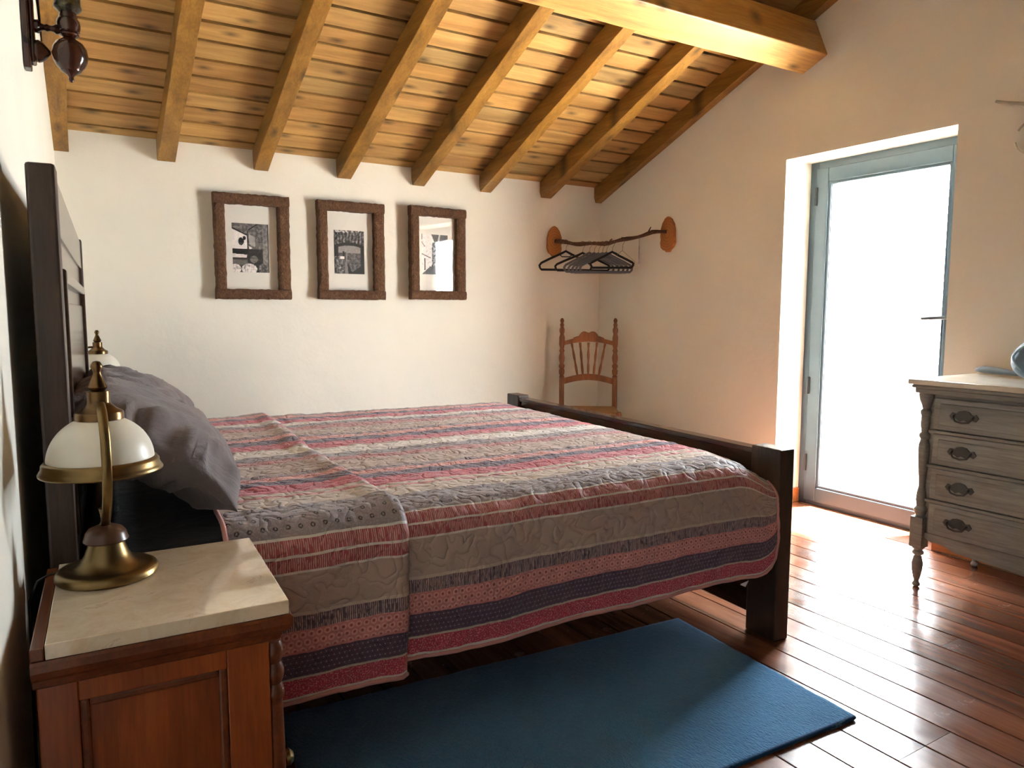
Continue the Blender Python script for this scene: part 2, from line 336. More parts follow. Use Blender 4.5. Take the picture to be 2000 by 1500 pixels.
def link(name, me, parent=None, bevel=0, loc=None, mt=None):
    o = bpy.data.objects.new(name, me); COL.objects.link(o)
    if parent is not None: o.parent = parent
    if loc is not None: o.location = loc
    if mt is not None: o.matrix_local = mt
    if bevel:
        b = o.modifiers.new('bevel', 'BEVEL'); b.width = bevel; b.segments = 2; b.limit_method = 'ANGLE'
    return o
def B(*a, mt=None): return MB().box(*a, mt=mt)
def thing(name, label, cat, loc=(0, 0, 0), rz=0, group=None):
    o = bpy.data.objects.new(name, None); COL.objects.link(o); o.location = loc; o.rotation_euler = (0, 0, rz); o.empty_display_size = 0.1
    o['label'] = label; o['category'] = cat
    if group: o['group'] = group
    return o
def tag(o, label, cat, group=None):
    o['label'] = label; o['category'] = cat
    if group: o['group'] = group
    return o
def struct(o, label=None):
    o['kind'] = 'structure'
    if label: o['label'] = label
    return o
def copy_tree(o, parent=None):
    c = o.copy(); COL.objects.link(c)
    if parent is not None: c.parent = parent
    for ch in list(o.children): copy_tree(ch, c)
    return c
# ------------------------------------------------------------------ room constants
XR, YB = 3.53, 4.51
SL = 0.41; TH = math.radians(2.43)
RIDGE = 1.2; YF = -2.1
def zr(y, off=2.067): return off + SL * (YB - y) if y >= RIDGE else off + SL * (YB - RIDGE) - SL * (RIDGE - y)
TW = math.radians(1.85)
def lwx(y): return (y - YB) * math.tan(TW)      # left wall surface
# ---- back wall (gently lumpy plaster sheet with thickness)
def wall_back():
    mb = MB(); mb.box(-0.45, 3.80, YB, YB + 0.25, -0.02, 2.12); return mb.build('wall_back', M['plaster'])
struct(wall_back(), 'white plaster back wall under the low eave')
# ---- left wall, a hair out of square
mb = MB(); ys = [YB + 0.2, RIDGE, YF - 0.1]; n = len(ys)
vs = [(lwx(y), y, -0.02) for y in ys] + [(lwx(y), y, zr(y) + 0.05) for y in ys] + [(lwx(y) - 0.2, y, -0.02) for y in ys] + [(lwx(y) - 0.2, y, zr(y) + 0.05) for y in ys]
fs = []
for i in range(2):
    fs += [(i, i + 1, 3 + i + 1, 3 + i), (6 + i, 9 + i, 9 + i + 1, 6 + i + 1), (3 + i, 3 + i + 1, 9 + i + 1, 9 + i), (i, 6 + i, 7 + i, i + 1)]
fs += [(0, 3, 9, 6), (2, 8, 11, 5)]
struct(mb.add(vs, fs).build('wall_left', M['plaster']), 'white plaster wall behind the headboard')
# ---- right wall with door opening
OY0, OY1, OZ = 1.885, 2.82, 1.995; XO = 3.79
mb = MB()
def gable(y0, y1, z0):
    k = [y0] + ([RIDGE] if y0 < RIDGE < y1 else []) + [y1]
    poly = [(y, zr(y) + 0.08) for y in k] + [(y1, z0), (y0, z0)]
    m = len(poly); vs = [(XR, y, z) for y, z in poly] + [(XO, y, z) for y, z in poly]
    mb.add(vs, [tuple(range(m)), tuple(range(2 * m - 1, m - 1, -1))] + [(i, i + m, (i + 1) % m + m, (i + 1) % m) for i in range(m)])
gable(YF - 0.1, OY0, -0.02); gable(OY1, YB + 0.2, -0.02); gable(OY0, OY1, OZ)
wr = mb.mesh('wall_right', M['plaster'])
struct(link('wall_right', wr, None), 'white plaster gable wall with the doorway')
mb = B(-0.6, XO, YF - 0.25, YF, -0.02, zr(YF) + 0.1); struct(mb.build('wall_front', M['plaster']))
# ---- floor and boards
fl = B(-0.55, XO + 0.0, YF - 0.1, YB + 0.1, -0.12, -0.014).build('floor', M['floor_gap']); struct(fl, 'glossy reddish plank floor')
cache = {}
def board_mesh(L, w, th, mat, key, axis='y'):
    k = (round(L, 3), w, key)
    if k not in cache:
        e = 0.0018
        # rounded upper long edges
        hw = w / 2; prof = [(-hw, -th), (-hw, -e), (-hw + e, 0), (hw - e, 0), (hw, -e), (hw, -th)]
        mb = MB()
        if axis == 'y': mb.add([(x, y, z) for y in (0, L) for x, z in prof], [(0, 1, 2, 3, 4, 5), (11, 10, 9, 8, 7, 6)] + [(i, i + 6, (i + 1) % 6 + 6, (i + 1) % 6) for i in range(6)])
        else: mb.add([(y, x, z) for y in (0, L) for x, z in prof], [(0, 1, 2, 3, 4, 5), (11, 10, 9, 8, 7, 6)] + [(i, i + 6, (i + 1) % 6 + 6, (i + 1) % 6) for i in range(6)])
        cache[k] = mb.mesh(key, mat)
    return cache[k]
rnd = random.Random(3)
PW = 0.1245
k = 0; x = 2.145 - 20 * PW
ystart = -0.2
while x < XO:
    # boards run away from the camera, joints staggered
    y = ystart - rnd.choice([0.0, 0.3, 0.6, 0.9]); end = YB
    if x + PW > XR + 0.01: y = OY0 + 0.0; end = OY1
    while y < end - 0.05:
        L = rnd.choice([1.2, 1.5, 1.8, 2.1]) - 0.0015
        if y + L > end - 0.3: L = end - y - 0.0015
        L = round(L, 2) - 0.0015
        if L > 0.04:
            o = link('board', board_mesh(L, PW - 0.0036 if x + PW < XO else XO - x - 0.003, 0.014, M['floor'], 'floor_board'), fl)
            o.location = (x + PW / 2 + (0 if x + PW < XO else (XO - x - PW) / 2), y, rnd.uniform(-0.0006, 0.0))
        y += L + 0.0015
    x += PW
mb = B(-0.5, XR, YF, ystart - 1.0, -0.02, -0.0005); mb.build('floor_border', M['floor'], fl)
# ---- ceiling: underlay, boards, rafters, purlin
ang = math.atan(SL); ux = Vector((0, -math.cos(ang), math.sin(ang))); un = Vector((0, math.sin(ang), math.cos(ang)))  # up the slope / outward normal
P0 = Vector((0, YB, 2.067))
mb = MB(); t_ = 0.03
pts = [(y, zr(y) + t_) for y in (YB + 0.3, RIDGE, YF - 0.3)]
vs = [(x, y, z + d) for x in (-0.6, XO) for d in (0, 0.12) for y, z in pts]
fs = [(0, 1, 7, 6), (1, 2, 8, 7), (3, 9, 10, 4), (4, 10, 11, 5), (0, 3, 4, 1), (1, 4, 5, 2), (6, 7, 10, 9), (7, 8, 11, 10), (0, 6, 9, 3), (2, 5, 11, 8)]
ce = mb.add(vs, fs).build('ceiling', M['ceil_back']); struct(ce, 'sloping boarded ceiling on exposed rafters')
rnd = random.Random(11)
S_END = (YB - RIDGE) / math.cos(ang); s = -0.06; CW = 0.126
raf_x = [0.022 + 0.5 * i for i in range(8)]
while s < S_END - 0.02:
    w = CW + rnd.choice([-0.004, 0, 0.004]); i = -1
    edges = [-0.40] + raf_x[1:7] + [XR + 0.02]
    while i < len(edges) - 2:
        step = rnd.choice([1, 1, 1, 2, 2]); j = min(i + 1 + step, len(edges) - 1)
        a, b = edges[i + 1], edges[j]
        o = link('board', None if False else board_mesh(b - a - 0.001, round(w - 0.016, 3), 0.02, M['ceil_board'], 'ceiling_board', 'x'), ce)
        p = P0 + ux * (s + w / 2) + un * (-0.0 + rnd.uniform(0, 0.003))
        # local z points down into the room
        R_ = Matrix((Vector((1, 0, 0)), -ux, -un)).transposed().to_4x4()
        o.matrix_local = Matrix.Translation(Vector((a, p.y, p.z))) @ R_
        i = j - 1
        if j == len(edges) - 1: break
    s += w
RW, RH = 0.085, 0.111
for i, xc in enumerate(raf_x):
    hw = RW / 2 * (1 + 0.04 * math.sin(i * 2.3)); x0, x1 = xc - hw, xc + hw
    if i == 7: x0, x1 = xc - hw - 0.008, XR
    mb = MB(); nseg = 14; vs = []
    rr = random.Random(i)
    for kk in range(nseg + 1):
        sdist = -0.03 + (S_END + 0.05) * kk / nseg; c = P0 + ux * sdist
        j1, j2 = rr.uniform(-0.0025, 0.0025), rr.uniform(-0.0025, 0.0025)
        for (xx, d) in ((x0 + j1, 0.0), (x0 + j1, -RH + 0.002 * j1), (x1 + j2, -RH), (x1 + j2, 0.0)):
            q = c + un * d; vs.append((xx - xc, q.y - 0, q.z))
    fs = [(0, 1, 2, 3), tuple(4 * nseg + q for q in (3, 2, 1, 0))]
    for kk in range(nseg):
        for e in range(4): a = 4 * kk + e; b = 4 * kk + (e + 1) % 4; fs.append((a, a + 4, b + 4, b))
    mb.add(vs, fs); o = mb.build('rafter', M['rafter'], ce, bevel=0.003, loc=(xc, 0, 0))
# purlin under the rafters, square to the slope
c0 = Vector((0, 2.737, 2.438)); bw, bh = 0.165, 0.215
q = [c0, c0 + ux * bw, c0 + ux * bw + un * bh, c0 + un * bh]
mb = MB(); N = 10; vs = []
for kk in range(N + 1):
    xx = -0.3 + (XR + 0.32) * kk / N
    for e, p in enumerate(q): vs.append((xx, p.y + 0.0015 * math.sin(kk * 1.7 + e), p.z + 0.0015 * math.cos(kk * 2.1 + e)))
fs = [(0, 1, 2, 3), tuple(4 * N + e for e in (3, 2, 1, 0))]
for kk in range(N):
    for e in range(4): a = 4 * kk + e; b = 4 * kk + (e + 1) % 4; fs.append((a, a + 4, b + 4, b))
o = mb.add(vs, fs).build('beam', M['beam'], ce, bevel=0.006); o['label'] = 'pale heavy timber beam carrying the rafters'
# ridge beam
MB().box(-0.5, XR, RIDGE - 0.08, RIDGE + 0.08, zr(RIDGE) - 0.26, zr(RIDGE) - 0.02).build('beam', M['beam'], ce, bevel=0.006)
# ---- skirting
def skirt(name, pts, lab=None):
    mb = MB()
    for x0, x1, y0, y1 in pts: mb.box(x0, x1, y0, y1, 0, 0.085)
    return struct(mb.build(name, M['skirting'], None, bevel=0.003), lab)
skirt('baseboard_back', [(0.01, XR - 0.014, YB - 0.013, YB)])
skirt('baseboard_right', [(XR - 0.013, XR, OY1 + 0.012, YB), (XR - 0.013, XR, YF, OY0), (XR, 3.745, OY1 - 0.012, OY1)], 'orange wooden skirting of the right wall and door reveal')
mb = MB(); mt = Matrix.Translation((lwx(YB), YB, 0)) @ Matrix.Rotation(-TW, 4, 'Z')
mb.box(0, 0.013, -6.5, -0.02, 0, 0.085, mt); struct(mb.build('baseboard_left', M['skirting'], None, bevel=0.003))
# ---- glazed door
dr = bpy.data.objects.new('door_1', None); COL.objects.link(dr); dr.location = (3.74, 2.355, 0); struct(dr, 'blue-grey framed glass door full of daylight')
hy = 0.465
def ring(mb, x0, x1, y0, y1, z0, z1, w, wb=None):
    wb = wb or w
    mb.box(x0, x1, y0, y0 + w, z0, z1); mb.box(x0, x1, y1 - w, y1, z0, z1); mb.box(x0, x1, y0 + w, y1 - w, z1 - w, z1); mb.box(x0, x1, y0 + w, y1 - w, z0, z0 + wb); return mb
ring(MB(), 0.01, 0.08, -hy, hy, 0.0, 2.0, 0.055, 0.03).build('door_frame', M['door_frame'], dr, bevel=0.003)
sash = ring(MB(), 0.0, 0.055, -hy + 0.045, hy - 0.045, 0.022, 1.955, 0.078, 0.085)
sash = sash.build('sash', M['door_frame'], dr, bevel=0.004)
ring(MB(), 0.008, 0.045, -hy + 0.122, hy - 0.122, 0.106, 1.878, 0.016).build('glazing_bead', M['door_frame'], sash, bevel=0.002)
ring(MB(), 0.0145, 0.04, -hy + 0.1365, hy - 0.1365, 0.1205, 1.8635, 0.004).build('gasket', M['gasket'], sash)
B(0.024, 0.028, -hy + 0.135, hy - 0.135, 0.118, 1.866).build('pane', M['glass'], sash)
for z in (0.25, 0.71, 1.80):
    MB().tube([(-0.004, hy - 0.05, z - 0.05), (-0.004, hy - 0.05, z + 0.05)], 0.009, 12).build('hinge', M['gasket'], dr, True)
h = B(-0.008, 0.004, -hy + 0.075, -hy + 0.10, 1.02, 1.17).build('handle', M['steel'], dr, bevel=0.003)
MB().tube([(-0.008, -hy + 0.088, 1.115), (-0.05, -hy + 0.088, 1.115), (-0.055, -hy + 0.10, 1.115), (-0.055, -hy + 0.20, 1.11)], [0.008, 0.008, 0.009, 0.008], 10).build('lever', M['gasket'], h, True)
# ---- terrace outside
o = B(XO + 0.0, 9.0, -3.0, 8.0, -0.15, -0.03).build('terrace', M['stone']); struct(o, 'pale sunlit stone terrace outside the glass door')
# ------------------------------------------------------------------ bed
BZ = -TH
bed = thing('bed', 'dark wood double bed with panelled headboard and low footboard', 'bed', (0.0, 1.70, 0), BZ)
# local: x = away from the headboard wall, y = across (0 near side)
hb = B(-0.05, 0.0, 0.0, 0.07, 0, 1.43).build('post', M['bed_wood'], bed, bevel=0.006)
B(-0.05, 0.0, 1.77, 1.84, 0, 1.43).build('post', M['bed_wood'], bed, bevel=0.006)
B(-0.038, -0.004, 0.07, 1.77, 1.31, 1.42).build('top_rail', M['bed_wood_y'], bed, bevel=0.004)
B(-0.038, -0.004, 0.07, 1.77, 0.35, 0.62).build('bottom_rail', M['bed_wood_y'], bed, bevel=0.004)
hbp = B(-0.034, -0.012, 0.07, 1.77, 0.60, 1.32).build('headboard', M['bed_wood_y'], bed)
ring(MB(), -0.018, 0.004, 0.13, 1.71, 0.66, 1.235, 0.03).build('moulding', M['bed_wood_y'], hbp, bevel=0.006)
B(-0.02, -0.006, 0.20, 1.64, 0.73, 1.165).build('raised_panel', M['bed_wood_y'], hbp, bevel=0.008)
for y0 in (0.0, 1.81):
    B(2.05, 2.12, y0, y0 + 0.13, 0, 0.678).build('post', M['bed_wood'], bed, bevel=0.005)
B(2.062, 2.108, 0.125, 1.815, 0.062, 0.652).build('footboard', M['bed_wood_y'], bed, bevel=0.004)
B(2.055, 2.115, 0.125, 1.815, 0.645, 0.665).build('cap_rail', M['bed_wood_y'], bed, bevel=0.004)
for y0 in (0.045, 1.825):
    B(0.0, 2.052, y0, y0 + 0.03, 0.275, 0.40).build('side_rail', M['bed_wood_y'], bed, bevel=0.003)
for i in range(12):
    x = 0.12 + i * 0.165
    B(x, x + 0.09, 0.075, 1.825, 0.285, 0.305).build('slat', M['chair_wood'], bed)
# mattress
def rbox(x0, x1, y0, y1, z0, z1, r, name, mat, parent=None, seg=5):
    o = B(x0, x1, y0, y1, z0, z1).build(name, mat, parent, smooth='all'); b = o.modifiers.new('b', 'BEVEL'); b.width = r; b.segments = seg; return o
mt_ = rbox(0.01, 1.985, 0.035, 1.865, 0.306, 0.614, 0.07, 'mattress', M['sheet'])
tag(mt_, 'thick mattress in a charcoal fitted sheet under the striped quilt', 'mattress'); mt_.location = (0, 1.70, 0); mt_.rotation_euler = (0, 0, BZ)
# quilt -----------------------------------------------------------------------
def quilt_point(u, t, off, hem, foot=True):
    """t = 0 at the near hem; returns local bed coordinates of the outer face pushed out by off"""
    ys, zt, R = 0.006, 0.645, 0.075
    ln = (zt - R) - hem; arc = R * PI / 2
    yfar = 1.905
    ztop = zt
    if t < ln: p = Vector((u, ys, hem + t)); nrm = Vector((0, -1, 0))
    elif t < ln + arc:
        a = (t - ln) / R; p = Vector((u, ys + R - R * math.cos(a), zt - R + R * math.sin(a))); nrm = Vector((0, -math.cos(a), math.sin(a)))
    elif t < ln + arc + (yfar - ys - 2 * R):
        p = Vector((u, ys + R + t - ln - arc, zt)); nrm = Vector((0, 0, 1))
    else:
        d = t - ln - arc - (yfar - ys - 2 * R)
        if d < arc: a = d / R; p = Vector((u, yfar - R + R * math.sin(a), zt - R + R * math.cos(a))); nrm = Vector((0, math.sin(a), math.cos(a)))
        else: p = Vector((u, yfar, zt - R - (d - arc))); nrm = Vector((0, 1, 0))
    return p, nrm, ln
def sstep(a, b, x):
    x = min(1, max(0, (x - a) / (b - a))); return x * x * (3 - 2 * x)
def quilt_mesh(u0, u1, du, dt, hem0, toff, off, name, T=2.68, fold=False):
    nu = int((u1 - u0) / du) + 1; ntt = int(T / dt) + 1
    vs, uvs = [], []
    for j in range(ntt):
        for i in range(nu):
            u = u0 + (u1 - u0) * i / (nu - 1); t = T * j / (ntt - 1)
            hem = hem0 + 0.006 * math.sin(u * 5.1) + 0.004 * math.sin(u * 11 + 1)
            uu = u
            if not fold:   # rounded lower corner at the foot
                r = 0.10; dx = u - (u1 - r)
                if dx > 0: hem += r - math.sqrt(max(0, r * r - dx * dx))
            p, nrm, ln = quilt_point(uu, t * ((2.68 - (hem - hem0)) / 2.68) if t < 0.3 else t, off, hem)
            if t < 0.3 + 1e-6:
                # keep side rows between hem and shoulder evenly spread
                z1 = 0.57; tt = t / 0.3 * (z1 - hem); p, nrm, ln = quilt_point(uu, tt, off, hem)
            else:
                p, nrm, ln = quilt_point(uu, (0.57 - hem) + (t - 0.3) * 1.0, off, hem)
            if t <= 0.3: tq = (p.z - hem) / (0.57 - hem) * (0.57 - hem0)
            else: tq = (0.57 - hem0) + (t - 0.3) + toff * sstep(0.3, 0.6, t)
            q = Vector((u * 22, tq * 22, 3.7))
            dsp = noise.noise(q) * 0.0040 + noise.noise(Vector((u * 55, tq * 40, 1))) * 0.0028
            dsp += noise.noise(Vector((u * 3.0, tq * 3.5, 5))) * 0.005
            if p.z < 0.56 and p.y < 0.5:
                dsp += 0.006 * noise.noise(Vector((u * 9, 0.3, p.z * 3))) * (0.6 - p.z) / 0.3 + 0.008 * (0.57 - p.z) / 0.3
            if not fold: 
                f = sstep(1.86, 2.06, u); p.z -= (0.035 * f * f) * sstep(0.3, 0.62, p.z) + 0.0
                cr = sstep(1.84, 2.06, u) * (1 - sstep(0.0, 0.30, p.y)) * sstep(0.45, 0.63, p.z); p.z -= 0.055 * cr
                if 0.70 < u: pass
            else:
                e = sstep(u1 - 0.09, u1 - 0.02, u); dsp += 0.009 * e - 0.010 * sstep(u1 - 0.016, u1, u)
            uoff = 0.0
            if fold: uoff = (0.012 * math.sin(tq * 4.0) + 0.006 * noise.noise(Vector((tq * 9, 2, 0)))) * sstep(u0, u1, u)
            if not fold: dsp -= 0
            p = p + nrm * (off + dsp); p.x += uoff
            vs.append(p); uvs.append((u + (0.0 if not fold else 0.013), tq))
    fs = []
    for j in range(ntt - 1):
        for i in range(nu - 1):
            a = j * nu + i; fs.append((a, a + 1, a + nu + 1, a + nu))
    me = bpy.data.meshes.new(name); me.from_pydata([tuple(v) for v in vs], [], fs); me.update()
    uvl = me.uv_layers.new(name='quilt')
    for lp in me.loops: uvl.data[lp.index].uv = uvs[lp.vertex_index]
    for p in me.polygons: p.use_smooth = True
    me.materials.append(M['quilt'])
    return me, vs, nu, ntt
qt = thing('quilt', 'pink, red, plum and tan striped quilt folded back across the bed', 'quilt', (0.0, 1.70, 0), BZ)
me, vsq, nu, ntt = quilt_mesh(0.29, 2.046, 0.011, 0.010, 0.262, 0.019, 0.004, 'cover')
cv = link('cover', me, qt); sm = cv.modifiers.new('s', 'SOLIDIFY'); sm.thickness = 0.007; sm.offset = -1
b = MB(); b.tube([vsq[i] for i in range(0, nu, 2)] + [vsq[(nu - 1) + nu * j] for j in range(2, 40)], 0.0055, 8).build('binding', M['quilt_edge'], cv, smooth='all')
me, vsf, nuf, ntf = quilt_mesh(0.285, 0.70, 0.009, 0.010, 0.230, -0.005, 0.017, 'folded_layer', fold=True)
fl2 = link('folded_layer', me, qt); sm = fl2.modifiers.new('s', 'SOLIDIFY'); sm.thickness = 0.010; sm.offset = -1
MB().tube([vsf[i] for i in range(0, nuf, 2)], 0.006, 8).build('binding', M['quilt_edge'], fl2, smooth='all')
MB().tube([vsf[nuf * j] for j in range(0, ntf, 2)], 0.006, 8).build('binding', M['quilt_edge'], fl2, smooth='all')
MB().add([(1.875, -0.006, 0.246), (1.915, -0.004, 0.25), (1.905, 0.0, 0.228), (1.88, -0.001, 0.240)], [(0, 1, 2, 3)]).build('care_tag', M['tag'], qt)
# pillows ---------------------------------------------------------------------
def pillow(label, cy, seed, w=0.80, h=0.50, th=0.20, lean=0.0, base=(0.0, 0.0), dz=0.0):
    nx, ny = 64, 44; vs = []; fs = []
    def pt(a, b, side):
        # superelliptic outline, thickness falls to a seam
        x = a * w / 2; z = b * h / 2
        ea = abs(a) ** 3; eb = abs(b) ** 3
        k = max(0.0, (1 - ea) * (1 - eb)) ** 0.55
        pin = 1 - 0.07 * (1 - b * b) * abs(a) ** 6; pin2 = 1 - 0.06 * (1 - a * a) * abs(b) ** 6
        n_ = noise.noise(Vector((a * 2.5 + seed, b * 2.5, side))) * 0.022
        wr_ = 0.0
        # gathers running in from the corners and the seam
        r = max(abs(a), abs(b)); an = math.atan2(b, a)
        wr_ = 0.015 * math.sin(an * 21 + seed + 4 * noise.noise(Vector((a * 3, b * 3, seed)))) * sstep(0.45, 0.85, r) * (1 - sstep(0.93, 1.0, r))
        wr_ += 0.006 * math.sin((a * 1.4 + b) * 12 + 3 * noise.noise(Vector((a * 2, b * 2, seed + 5)))) * (1 - sstep(0.5, 0.9, r))
        y = side * (k * th / 2 + (n_ + wr_) * min(1, k * 2))
        return (x * pin, y, z * pin2)
    for side in (1, -1):
        for j in range(ny + 1):
            for i in range(nx + 1):
                a = math.sin((i / nx - 0.5) * PI); b = math.sin((j / ny - 0.5) * PI)
                vs.append(pt(a, b, side))
    o0 = (nx + 1) * (ny + 1)
    for j in range(ny):
        for i in range(nx):
            a = j * (nx + 1) + i
            fs.append((a, a + 1, a + nx + 2, a + nx + 1)); fs.append((o0 + a, o0 + a + nx + 1, o0 + a + nx + 2, o0 + a + 1))
    bm_pts = vs
    # bend the tall pillow so that it slumps onto the mattress: lower part lies outwards
    out = []
    for x, y, z in bm_pts:
        zz = z + h / 2          # 0 bottom .. h top
        # path: arc from (0.33, z0) up and back to (0.04, top)
        s_ = zz / h
        a0 = math.radians(56 - 54 * s_)       # lean angle grows upright
        # integrate centre line
        nseg = 12; cx = 0.0; cz = 0.0
        for q_ in range(nseg):
            sa_ = s_ * (q_ + 0.5) / nseg; aa = math.radians(56 - 54 * sa_)
            cx -= math.cos(aa) * zz / nseg; cz += math.sin(aa) * zz / nseg
        nx_, nz_ = math.sin(a0), math.cos(a0)
        sag = -0.02 * sstep(0.6, 1, abs(x) / (w / 2))
        out.append((base[0] + cx + nx_ * y, cy + x, 0.66 + dz + cz + nz_ * y + sag * s_))
    mb = MB(); mb.add(out, fs)
    me = mb.mesh('pillow', M['pillow'], 'all')
    bm = bmesh.new(); bm.from_mesh(me); bmesh.ops.remove_doubles(bm, verts=bm.verts, dist=0.0004); bmesh.ops.recalc_face_normals(bm, faces=bm.faces); bm.to_mesh(me); bm.free()
    for p in me.polygons: p.use_smooth = True
    o = link('pillow', me); o.location = (0, 1.70, 0); o.rotation_euler = (0, 0, BZ); tag(o, label, 'pillow', 'grey pillows against the headboard'); return o
pillow('grey pillow nearest the camera, behind the near brass lamp', 0.47, 1.3, 0.84, 0.43, 0.19, base=(0.318, 0), dz=0.025)
pillow('grey pillow on the far side of the bed, before the distant lamp', 1.34, 6.1, 0.78, 0.42, 0.18, base=(0.330, 0), dz=0.008)
# ------------------------------------------------------------------ nightstands
def nightstand(label, loc):
    r = thing('nightstand', label, 'nightstand', loc, BZ, 'marble-topped nightstands beside the bed')
    D, Wd, H = 0.345, 0.335, 0.62    # x depth, y width, height to underside of marble
    cs = B(0.0, D, 0.0, Wd, 0.08, H - 0.03).mesh('carcass', M['ns_wood']); car = link('carcass', cs, r, 0.003)
    # framed side panels on both sides
    for s_, y in ((-1, 0.0), (1, Wd)):
        y0, y1 = (y - 0.012, y) if s_ < 0 else (y, y + 0.012)
        sp_ = MB(); sp_.box(0.0, 0.055, y0, y1, 0.08, H - 0.03); sp_.box(D - 0.07, D, y0, y1, 0.08, H - 0.03)
        sp_.box(0.055, D - 0.07, y0, y1, H - 0.085, H - 0.03); sp_.box(0.055, D - 0.07, y0, y1, 0.08, 0.15)
        p = sp_.build('side_frame', M['ns_wood'], r, bevel=0.002)
        ym = y0 + 0.001 if s_ < 0 else y1 - 0.001
        mm = MB(); ya, yb_ = (y0 + 0.003, y0 + 0.012) if s_ < 0 else (y1 - 0.012, y1 - 0.003)
        for (x0, x1, z0, z1) in ((0.055, 0.069, 0.15, H - 0.085), (D - 0.084, D - 0.07, 0.15, H - 0.085), (0.069, D - 0.084, H - 0.099, H - 0.085), (0.069, D - 0.084, 0.15, 0.164)):
            mm.box(x0, x1, ya, yb_, z0, z1)
        mm.build('panel_moulding', M['ns_dark'], p, bevel=0.004)
    # moulding under the marble
    mo = MB(); prof = [(0.0, H - 0.052), (0.006, H - 0.047), (0.010, H - 0.036), (0.020, H - 0.028), (0.026, H - 0.016), (0.026, H - 0.004), (0.022, H)]
    vs = []; fs = []
    for e, z in prof:
        e += 0.012
        for x, y in ((-0.004, -e), (D + e, -e), (D + e, Wd + e), (-0.004, Wd + e)): vs.append((x, y, z))
    for j in range(len(prof) - 1):
        for i in range(4): a = j * 4 + i; b_ = j * 4 + (i + 1) % 4; fs.append((a, b_, b_ + 4, a + 4))
    fs += [(3, 2, 1, 0), tuple(4 * (len(prof) - 1) + i for i in range(4))]
    mo.add(vs, fs).build('cornice', M['ns_dark'], r)
    B(-0.004, 0.014, -0.032, Wd + 0.032, H, H + 0.02).build('back_strip', M['ns_dark'], r, bevel=0.002)
    B(0.016, D + 0.032, -0.033, Wd + 0.033, H + 0.0005, H + 0.0255).build('marble_top', M['marble'], r, bevel=0.0015)
    # turned quarter columns at the two front corners
    for y in (0.008, Wd - 0.008):
        pr = []
        for kz in range(0, 61):
            z = 0.09 + (H - 0.15) * kz / 60; rr = 0.013 + 0.0055 * abs(math.sin(kz * PI / 5)) if (kz < 14 or kz > 46) else 0.0145 + 0.002 * math.sin((kz - 14) / 32 * PI)
            pr.append((rr, z))
        MB().lathe(pr, 14, Matrix.Translation((D + 0.010, y, 0))).build('turned_column', M['ns_dark'], r, True)
    d = B(D, D + 0.016, 0.035, Wd - 0.035, H - 0.19, H - 0.065).build('drawer', M['ns_wood'], r, bevel=0.003)
    MB().lathe([(0.004, 0), (0.006, 0.012), (0.015, 0.02), (0.016, 0.027), (0.009, 0.034), (0.001, 0.036)], 16, Matrix.Translation((D + 0.016, Wd / 2, H - 0.128)) @ Matrix.Rotation(PI / 2, 4, 'Y')).build('knob', M['brass'], d, True)
    d = B(D, D + 0.016, 0.035, Wd - 0.035, 0.11, H - 0.20).build('door', M['ns_wood'], r, bevel=0.003)
    MB().lathe([(0.004, 0), (0.006, 0.012), (0.015, 0.02), (0.016, 0.027), (0.009, 0.034), (0.001, 0.036)], 16, Matrix.Translation((D + 0.016, 0.06, 0.30)) @ Matrix.Rotation(PI / 2, 4, 'Y')).build('knob', M['brass'], d, True)
    B(-0.002, D + 0.02, -0.018, Wd + 0.018, 0.05, 0.085).build('plinth', M['ns_dark'], r, bevel=0.005)
    for x in (0.03, D - 0.03):
        for y in (0.03, Wd - 0.03): MB().lathe([(0.012, 0), (0.022, 0.012), (0.024, 0.03), (0.015, 0.045), (0.02, 0.052)], 14, Matrix.Translation((x, y, 0))).build('foot', M['ns_dark'], r, True)
    return r
nightstand('red-brown nightstand with beige marble top in the near foreground', (-0.065, 1.306, 0))
nightstand('far nightstand hidden beyond the bed under the distant lamp', (-0.005, 3.70, 0))
